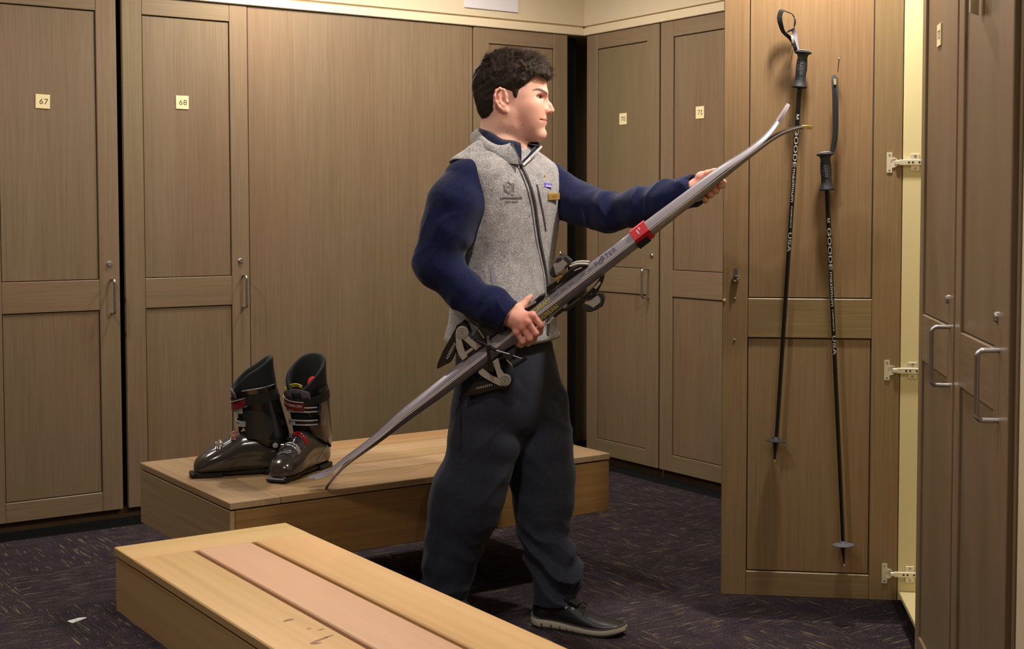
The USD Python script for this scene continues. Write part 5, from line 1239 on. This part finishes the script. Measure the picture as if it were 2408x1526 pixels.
def shaft_text(P, s, x, text, h, gb, tp, sh):
    """lettering running down the shaft, wrapped round it"""
    t = text2d(text, h, True); t.apply_translation((0, -h/2, 0)); L = t.bounds[1,0]; k = s/L
    t = tm(*trimesh.remesh.subdivide_to_size(t.vertices, t.faces, .0022))
    v = t.vertices.copy(); r = .0074
    aa = v[:,1]/r; T = align(gb-sh*x, -sh, up=(0,-1,0))
    # x runs down the shaft
    side = np.cross(-sh, (0,-1,0)); side /= np.linalg.norm(side); out = np.cross(side, -sh); out /= np.linalg.norm(out)
    if out[1] > 0: out, side = -out, -side
    rr = r-.0012*(x+v[:,0]*k)+v[:,2]*.5
    up_ = -side if np.dot(-side, (1,0,0)) > 0 else side
    q = (gb-sh*x)+np.outer(v[:,0]*k, -sh)+np.outer(rr*np.cos(aa), out)+np.outer(rr*np.sin(aa), up_)
    part('lettering', tm(q, t.faces), M_SILV, P)
P1, gt, gb, tp, sh = pole('left ski pole on the open door, hung high with its strap looped over a hook', (0.2432, 1.8102), (0.2326, 1.6947), (0.1698, 0.5875), (0.1676, 0.5305), 0)
lenp = lambda a, b: abs(a-b)
def pole_texts(P, gb, tp, sh, rows):
    for v0, v1, txt, h in rows:
        z0, z1 = v0, v1; x = (gb[2]-z0)/max(sh[2], .1); L = (z0-z1)/max(sh[2], .1); shaft_text(P, L, x, txt, h, gb, tp, sh)
pole_texts(P1, gb, tp, sh, [((0.2229, 1.6144)[1], (0.223, 1.5972)[1], 'M', .008), ((0.2232, 1.5721)[1], (0.2243, 1.4478)[1], 'GOODE', .0115), ((0.2152, 1.4452)[1], (0.2161, 1.3403)[1], 'maximum', .0085), ((0.2123, 1.3284)[1], (0.2129, 1.2592)[1], 'COMPOSITE', .0042), ((0.2078, 1.2472)[1], (0.2083, 1.1846)[1], 'USA', .0105)])
def sd(t, y=POFF): return np.array([t[0], y, t[1]])
lp = spline([sd((0.2212, 1.8096)), sd((0.2166, 1.8245)), sd((0.2106, 1.8405),-.036), sd((0.2027, 1.8485),-.048), sd((0.1899, 1.8597),-.050), sd((0.1816, 1.8687),-.050), sd((0.175, 1.8847),-.052), sd((0.1703, 1.9026),-.052), sd((0.1707, 1.9224),-.050), sd((0.1779, 1.9351),-.048), sd((0.1912, 1.9309),-.042), sd((0.205, 1.9266),-.038), sd((0.2145, 1.9155),-.033), sd((0.2193, 1.8986),-.032), sd((0.2161, 1.8839),-.034), sd((0.2044, 1.8742),-.040), sd((0.1927, 1.8675),-.046), sd((0.1883, 1.8597),-.048)], 70)
wd = np.interp(np.linspace(0,1,70), [0,.12,.28,.42,.55,.63,.75,1], [.012,.013,.012,.018,.019,.014,.013,.012])
part('wrist_strap', strip(lp, wd, .0022, up=(.75,-.5,.1)), M_STRAP, P1, smooth=40, label='black webbing strap looped over the hook')
lq = spline([sd((0.224, 1.8125),-.038), sd((0.2211, 1.8304),-.036), sd((0.2193, 1.8482),-.034), sd((0.2162, 1.868),-.034), sd((0.2113, 1.877),-.036)], 20)
part('wrist_strap', strip(lq, .013, .0022, up=(1,-.2,.2)), M_LILAC, P1, smooth=40, label='pale underside of the strap')
part('strap_buckle', strip(spline([sd((0.2066, 1.8564),-.050), sd((0.2096, 1.8444),-.052), sd((0.2113, 1.8325),-.050)], 8), .007, .003, up=(1,0,0)), M_RIB, P1)
P2, gt, gb, tp, sh = pole('right ski pole on the open door, hanging lower on a straight strap', (0.3123, 1.4948), (0.3199, 1.3758), (0.3806, 0.2617), (0.3838, 0.2062), 1)
pole_texts(P2, gb, tp, sh, [((0.3246, 1.2911)[1], (0.3248, 1.2765)[1], 'M', .008), ((0.3275, 1.2619)[1], (0.3288, 1.1278)[1], 'GOODE', .0115), ((0.3354, 1.1238)[1], (0.3364, 1.0147)[1], 'maximum', .0085), ((0.3404, 1.0054)[1], (0.3411, 0.9373)[1], 'COMPOSITE', .0042), ((0.3451, 0.9253)[1], (0.3458, 0.8625)[1], 'USA', .0105)])
st2 = spline([sd((0.3343, 1.4946)), sd((0.3405, 1.5209)), sd((0.3453, 1.5578)), sd((0.346, 1.6104)), sd((0.344, 1.6826),-.034), sd((0.3398, 1.7129),-.030), sd((0.3371, 1.7339),-.036), sd((0.3359, 1.7156),-.046), sd((0.3376, 1.6827),-.050), sd((0.3394, 1.6236),-.048), sd((0.3402, 1.5447),-.044), sd((0.333, 1.4946),-.040)], 60)
part('wrist_strap', strip(st2, .013, .0022, up=(1,-.15,0)), M_STRAP, P2, smooth=40, label='black webbing strap')
part('strap_buckle', strip(spline([sd((0.3385, 1.7208),-.053), sd((0.3399, 1.7024),-.053)], 6), .008, .003, up=(1,0,0)), M_RIB, P2)
# small lower prongs of the two hooks belong to the open locker
for u_, z_ in ((0.2156, 1.8407), (0.3437, 1.6862)):
    P0 = onopen(u_, z_-.006); pth = spline([P0, P0+(.012,0,-.002), P0+(.022,0,.004), P0+(.026,0,.016)], 10)
    hk = part('hook', tube(pth, .0019, 8), M_STEEL, ol, smooth=50); part('hook_tip', shift(trimesh.creation.icosphere(2, .0038), pth[-1]), M_CHROME, hk, smooth=True)

# ---------------------------------------------------------------- ski boots: local x to the toe, y to the left, z up, origin under the heel
M_SHELL = mat('smoky_shell', lin(58,54,50), .16, spec=.7, coat_weight=.6, coat_roughness=.06); M_CUFF = mat('black_cuff', lin(13,13,14), .22, spec=.6, coat_weight=.4, coat_roughness=.08); M_CUFFG = mat('grey_cuff_panel', lin(40,40,42), .35)
M_LINER = mat('black_liner', lin(15,19,26), .85); M_LINERG = mat('grey_liner_tongue', lin(92,88,96), .6); M_BUCK = mat('buckle_alloy', lin(206,204,208), .3, .5); M_RED = mat('red_enamel', lin(186,16,20), .3, spec=.6); M_REDP = mat('red_patch', lin(108,14,22), .5); M_YLAB = mat('yellow_label', lin(238,214,30), .5); M_REDF = mat('red_lining', lin(224,40,20), .8)
M_BSOLE = mat('boot_sole', lin(20,20,22), .45); M_BTOE = mat('boot_toe_cap', lin(60,58,70), .12, spec=.8, coat_weight=.8)
def se(a, p): return np.sign(a)*np.abs(a)**p
def boot(label, loc, rz, m, extras):
    """m = +1: buckles on the +y side (left boot), -1: mirrored"""
    B = thing('ski_boot', label, 'ski boot', loc, rz, group='pair of black ski boots on the long bench')
    from scipy.interpolate import PchipInterpolator as PI
    my = lambda msh: xf(msh, np.diag([.97, 1., .95, 1.])) if m > 0 else fixm(xf(msh, np.diag([.97, -1., .95, 1.])))
    def fixm(q): q.invert(); return q
    def pt(name, mesh, material, parent=None, smooth=35, label=None): return part(name, my(cat_mesh(mesh) if isinstance(mesh, list) else mesh), material, parent or B, smooth=smooth, label=label)
    # lower shell, stations along x
    X = np.array([-.004,.004,.02,.05,.09,.13,.165,.195,.225,.255,.28,.298,.310,.317])
    W = PI([-.004,.004,.02,.06,.12,.18,.235,.27,.295,.310,.317], [.016,.027,.036,.040,.042,.0465,.052,.050,.043,.030,.016])
    Zt = PI([-.004,.02,.06,.12,.155,.18,.205,.235,.26,.285,.303,.312,.317], [.085,.118,.135,.152,.151,.140,.125,.109,.097,.083,.068,.056,.040])
    th = np.linspace(0, 2*math.pi, 36, endpoint=False); R = []
    Xs = np.r_[np.linspace(-.004,.02,5), np.linspace(.03,.285,26), np.linspace(.291,.317,7)]
    for x in Xs:
        z0, z1, w = .016, float(Zt(x)), float(W(x)); zc = z0+(z1-z0)*.38
        R.append([(x, w*se(math.cos(a), .75)*(1 if math.sin(a) < 0 else 1-.28*math.sin(a)**2), zc+((z1-zc) if math.sin(a) > 0 else (zc-z0))*se(math.sin(a), .8)) for a in th])
    sh = pt('lower_shell', loft(R), M_SHELL, smooth=60, label='smoky translucent plastic shell')
    # overlap flap on the instep
    R = []
    for x in np.linspace(.165, .275, 16):
        z1, w = float(Zt(x)), float(W(x))
        R.append([(x, w*.62*math.cos(a)*(1-.2*math.sin(a))+.004, z1-.012+.0165*math.sin(a)) for a in np.linspace(0, math.pi, 14)]+[(x, -w*.5, z1-.022), (x, w*.5, z1-.022)])
    pt('shell_flap', loft(R), M_BTOE, sh, 50)
    # sole with toe and heel lugs
    so = pt('sole', [box(-.004,.085,-.033,.033,0,.020,.004), box(.080,.225,-.026,.026,.006,.020,.003), box(.22,.318,-.034,.034,.0,.021,.004), box(.300,.330,-.034,.034,.004,.0185,.004)], M_BSOLE, smooth=False)
    pt('sole_line', [box(.3295,.3306,-.031,.031,.009,.012,0)], M_BLK2, so, False)
    # cuff, rings tilted forward
    Zk = np.array([.085,.11,.14,.17,.20,.235,.265,.285])
    XF = PI(Zk, [.135,.148,.158,.164,.168,.176,.186,.190]); XB = PI(Zk, [-.006,-.007,-.004,.004,.014,.025,.036,.042]); WK = PI(Zk, [.047,.051,.052,.054,.057,.061,.064,.065])
    def ring(zz, off=0., zf=0., zb=0., n=44):
        xf_, xb_, w = float(XF(zz)), float(XB(zz)), float(WK(zz)); xc, a = (xf_+xb_)/2, (xf_-xb_)/2; o = []
        for t_ in np.linspace(0, 2*math.pi, n, endpoint=False):
            cx, sy = math.cos(t_), math.sin(t_); k = (cx+1)/2
            o.append((xc+(a+off)*se(cx, .85), (w+off)*se(sy, .85), zz+zf*k+zb*(1-k)**.62))
        return o
    zs = np.linspace(.085, .285, 14); out = []
    for zz in zs:
        f = (zz-.085)/.2; out.append(ring(zz, .0, zf=.055*(1-f)+.0*f, zb=-.020*(1-f)+.030*f))
    inn = [ring(zz, -.006, zf=.0, zb=.030) for zz in (.285, .27, .24)]
    ck = pt('cuff', loft(out+inn, cap=False), M_CUFF, smooth=50, label='glossy black upper cuff')
    pt('cuff_panel', loft([ring_panel(XF, XB, WK, zz) for zz in np.linspace(.125,.225,8)]), M_CUFFG, ck, 50)
    for s in (-1,1): pt('pivot_rivet', xf(lathe([(0,0),(.0095,0),(.009,.0022),(.004,.003),(0,.003)], 24), align((.050, s*.0495, .105), (0, s, .05))), M_BIND, ck, 40)
    # liner rises behind, low in front; hollow
    lo_, li_ = [], []
    for k, zz in enumerate(np.linspace(.225, .300, 8)):
        f = k/7; z_ = min(zz, .285); lo_.append([(x+.010*max(0,f-.6), y, z+(zz-z_)) for x, y, z in ring(z_, -.0075+.004*f, zf=-.020*f, zb=.088*f+.015)])
    top = np.array(lo_[-1]); cen = top.mean(0)
    for k, (sc, dz) in enumerate(((.985,.006),(.90,.010),(.80,.004),(.74,-.012),(.70,-.05),(.66,-.14))):
        q = cen+(top-cen)*np.array([sc, sc, 1]); q[:,2] += dz; lo_.append(q.tolist())
    ln = pt('liner', loft(lo_, cap=True), M_LINER, smooth=60, label='dark padded liner with open top')
    pt('liner_tongue', loft([[(x0+dx, y, z) for dx, y, z in ((0,-w,z0),(.006,-w*.5,z0+.004),(.008,0,z0+.006),(.006,w*.5,z0+.004),(0,w,z0),(-.006,w*.9,z0-.002),(-.004,0,z0+.001),(-.006,-w*.9,z0-.002))] for x0, w, z0 in ((.176,.047,.262),(.181,.050,.278),(.184,.048,.288),(.186,.040,.294),(.186,.026,.296))]), M_LINERG, ln, 50)
    # power strap
    ps = []
    for zz in (.246, .262, .279):
        ps.append(np.array(ring(zz, .0035, zf=-.014, zb=.020)))
    outer = [p_ for p_ in ps]; inner_ = [cen2+(p_-cen2)*np.array([.95,.95,1]) for p_, cen2 in zip(ps[::-1], [p_.mean(0) for p_ in ps[::-1]])]
    st_ = pt('power_strap', loft([r.tolist() for r in outer+inner_], closed=True), M_STRAP, smooth=50, label='wide black strap round the top')
    # red logo end of the strap, wrapped round the front
    def wrap(ang0, ang1, z0, z1, off, zsl=0., n=14, zf=-.014, zb=.02, tip=0.):
        o = []
        for k in range(n):
            t_ = ang0+(ang1-ang0)*k/(n-1); zc = (z0+z1)/2+zsl*(k/(n-1)-.5); hh = (z1-z0)/2*(1 if k < n-1 else 1-tip); row = []
            xf_, xb_, w = float(XF(min(zc,.285))), float(XB(min(zc,.285))), float(WK(min(zc,.285))); xc, a = (xf_+xb_)/2, (xf_-xb_)/2; kk = (math.cos(t_)+1)/2
            for o_, zz in ((off,-hh),(off,hh),(off-.004,hh),(off-.004,-hh)):
                row.append((xc+(a+o_)*se(math.cos(t_), .85), (w+o_)*se(math.sin(t_), .85), zc+zz+zf*kk+zb*(1-kk)))
            o.append(row)
        return loft(o)
    a0, a1 = (-1.05, .35) if m > 0 else (-.15, 1.15)
    rp = pt('strap_patch', wrap(a0 if m > 0 else -1.15, a1 if m > 0 else .25, .244, .274, .0065, zsl=-.010), M_REDP, st_, 40, label='dark red logo patch on the strap')
    pt('patch_border', [wrap(a0 if m > 0 else -1.15, a1 if m > 0 else .25, .2715, .2745, .0074, zsl=-.010), wrap(a0 if m > 0 else -1.15, a1 if m > 0 else .25, .2435, .2460, .0074, zsl=-.010)], M_SILV, rp, 40)
    # lettering on the patch, bent round the front
    t = text2d('SALOMON', .0085, True); v = t.vertices.copy(); L = t.bounds[1,0]; A0, A1 = (a0+.22, a1-.12)
    def bend(v):
        f = v[:,0]/L
        tt = A0+(A1-A0)*f if m > 0 else A1-(A1-A0)*f
        if m < 0: tt = -(-A0*0+(.95-1.25*f))*-1*-1
        zc = .259-.010*((tt-(a0+a1)/2)/(a1-a0))*(1 if m > 0 else -1)
        o = np.zeros_like(v)
        xf_, xb_, w = XF(zc), XB(zc), WK(zc); xc, a = (xf_+xb_)/2, (xf_-xb_)/2; kk = (np.cos(tt)+1)/2; off = .0072+v[:,2]
        o[:,0] = xc+(a+off)*se(np.cos(tt), .85); o[:,1] = (w+off)*se(np.sin(tt), .85); o[:,2] = zc-.0045+v[:,1]-.014*kk+.02*(1-kk); return o
    if m > 0: pt('lettering', tm(bend(v), t.faces), M_SILV, rp, False)
    # buckles: cuff (two, silver), instep (red), toe (silver)
    def buckle_cuff(zc, nm, acc):
        bk = pt('buckle', [wrap(-.55, .95, zc-.003, zc+.0015, .011, zf=0, zb=.0), wrap(-.55, .95, zc+.012, zc+.0165, .011, zf=0, zb=.0)], M_BUCK, None, 40, label='silver cuff buckle')
        pt('ladder', [wrap(-.80+.08*k, -.76+.08*k, zc-.003, zc+.0165, .0095, zf=0, zb=0, n=3) for k in range(8)]+[wrap(-.80, -.15, zc-.001, zc+.014, .0065, zf=0, zb=0)], M_BUCK, bk, 40)
        pt('buckle_strap', [wrap(-.15, 1.25, zc+.0015, zc+.012, .008, zf=0, zb=0)], M_BLK, bk, 40)
        if acc: pt('buckle_mark', wrap(-.12, .22, zc+.002, zc+.0115, .0088, zf=0, zb=0), M_REDP, bk, 40)
        pt('buckle_hinge', [wrap(1.0, 1.35, zc-.006, zc+.022, .014, zf=0, zb=0, n=5)]+[shift(trimesh.creation.icosphere(2,.005), np.array(ring(min(zc,.28), .010, 0, 0))[8]+(0,0,dz)) for dz in (0,.012)], M_CHROME, bk, 40)
    buckle_cuff(.222, 'a', True); buckle_cuff(.176, 'b', False)
    def arc(x, zoff, r0, mt, nm, lab, y0=-.034, y1=.034, rr=.0032, gap=.011):
        o = []
        for dx in (0, gap):
            xx = x+dx; w = float(W(xx)); z1 = float(Zt(xx))
            o.append(tube(np.array([(xx-.35*(z1*0), w*.70*math.sin(q), z1-.030+.0385*math.cos(q)+zoff) for q in np.linspace(-.95, .95, 14)]), rr, 10, up=(1,0,0)))
        b = pt('buckle', o, mt, None, 40, label=lab); xx = x+gap/2; w = float(W(xx)); z1 = float(Zt(xx))
        q = .85; pth = [(xx+.0*k, w*.72*math.sin(q+.22*k), z1-.030+.043*math.cos(q+.22*k)) for k in range(4)]
        pt('buckle_lever', strip(spline(pth, 10), .017, .005, up=(1,0,0)), mt, b, 40)
        pt('catch', [tube(np.array([(xx-.010+.007*k, -w*.62, z1-.012), (xx-.010+.007*k, -w*.30, z1+.006), (xx-.010+.007*k, -w*.10, z1+.0085)]), .0022, 8, up=(1,0,0)) for k in range(4)]+[box(xx-.012,xx+.014,-w*.5,-w*.25,z1-.006,z1+.0085,.001)], M_STEEL, b, 30)
        pt('rivet', [shift(trimesh.creation.icosphere(2,.0042), (xx, w*.70*math.sin(s), z1-.030+.043*math.cos(s))) for s in (.5,.8)], M_CHROME, b, True)
    arc(.178, .0, 0, M_RED, 'c', 'red instep buckle'); arc(.228, .0, 0, M_BUCK, 'd', 'silver toe buckle')
    if m > 0:
        # tail swoosh and lettering on the toe and side
        T_ = basis((.55,.84,0), (-.62,.40,.67), (.55,-.35,.76)); zz = float(Zt(.272))
        g = LineString([(-.022,0),(.004,.0035),(.020,.012),(.024,.006),(.016,-.002),(-.022,0)]).buffer(.0014)
        def on_shell(mesh2, fy, lift=.0006):
            q = mesh2.copy(); v = q.vertices
            return q
        pl = cat_mesh([extrude(g, .001)]); v = pl.vertices; 
        xs_ = .270-v[:,1]*1.0; ys_ = v[:,0]*1.0-.002
        zs_ = np.array([float(Zt(x)) for x in xs_])-.012+.0165*np.sqrt(np.clip(1-((ys_-.004)/(np.array([float(W(x)) for x in xs_])*.62))**2, 0, 1))+.0008+v[:,2]
        pt('toe_mark', tm(np.c_[xs_, ys_, zs_], pl.faces), M_SILV, sh, False)
        t = text2d('SALOMON', .013); v = t.vertices; v2 = np.c_[.115-v[:,0]*.75, 0*v[:,0], .040+v[:,1]*.9+v[:,0]*.42]; ww = np.array([float(W(x)) for x in v2[:,0]]); v2[:,1] = ww*1.005+.0006+v[:,2]
        pt('lettering', tm(v2, t.faces), M_SILV, sh, False)
        pt('round_badge', xf(lathe([(0,0),(.0105,0),(.0100,.0015),(0,.0018)], 24), align((.205,.030,.108), (.45,.62,.64))), M_LINERG, sh, 40)
        yb = spline([(.176,-.046,.297), (.168,-.028,.309), (.164,-.008,.311), (.166,.010,.305)], 16); pt('liner_label', strip(yb, .011, .0015, up=(.2,0,1)), M_YLAB, ln, 40, label='yellow label inside the liner')
        pt('label_print', strip(yb[4:13]+(.0012,0,0), .0028, .001, up=(.2,0,1)), M_INK, ln, 40)
        bl_ = trimesh.creation.icosphere(3, 1.); bl_.apply_scale((.012,.020,.024)); pt('liner_lining', shift(bl_, (.112,.022,.312)), M_REDF, ln, True, label='red pull patch inside the liner')
    else:
        pt('cuff_rim', tube(np.array([np.array(ring(.285, -.001, zf=0, zb=.03))[k] for k in range(22, 38)]), .0022, 8), M_STEEL, ck, 40)
    return B
def ring_panel(XF, XB, WK, zz):
    xf_, xb_, w = float(XF(zz)), float(XB(zz)), float(WK(zz)); xc, a = (xf_+xb_)/2, (xf_-xb_)/2; o = []
    f = math.sin((zz-.125)/.1*math.pi); lo, hi = .65, 1.55+.35*f
    sgn = -1
    for t_ in np.linspace(lo, hi, 10): o.append((xc+(a+.0012)*se(math.cos(t_), .85), sgn*(w+.0012)*se(math.sin(t_), .85), zz+.004))
    for t_ in np.linspace(hi, lo, 10): o.append((xc+(a-.003)*se(math.cos(t_), .85), sgn*(w-.003)*se(math.sin(t_), .85), zz+.004))
    return o
boot('black ski boot in profile, toe to the left, at the end of the long bench', (-2.300,-1.420,.4495), math.degrees(math.atan2(.31,-.95)), -1, None)
boot('black ski boot facing the room with red and silver buckles and yellow liner label', (-2.158,-1.392,.4495), math.degrees(math.atan2(-.577,-.816)), 1, None)
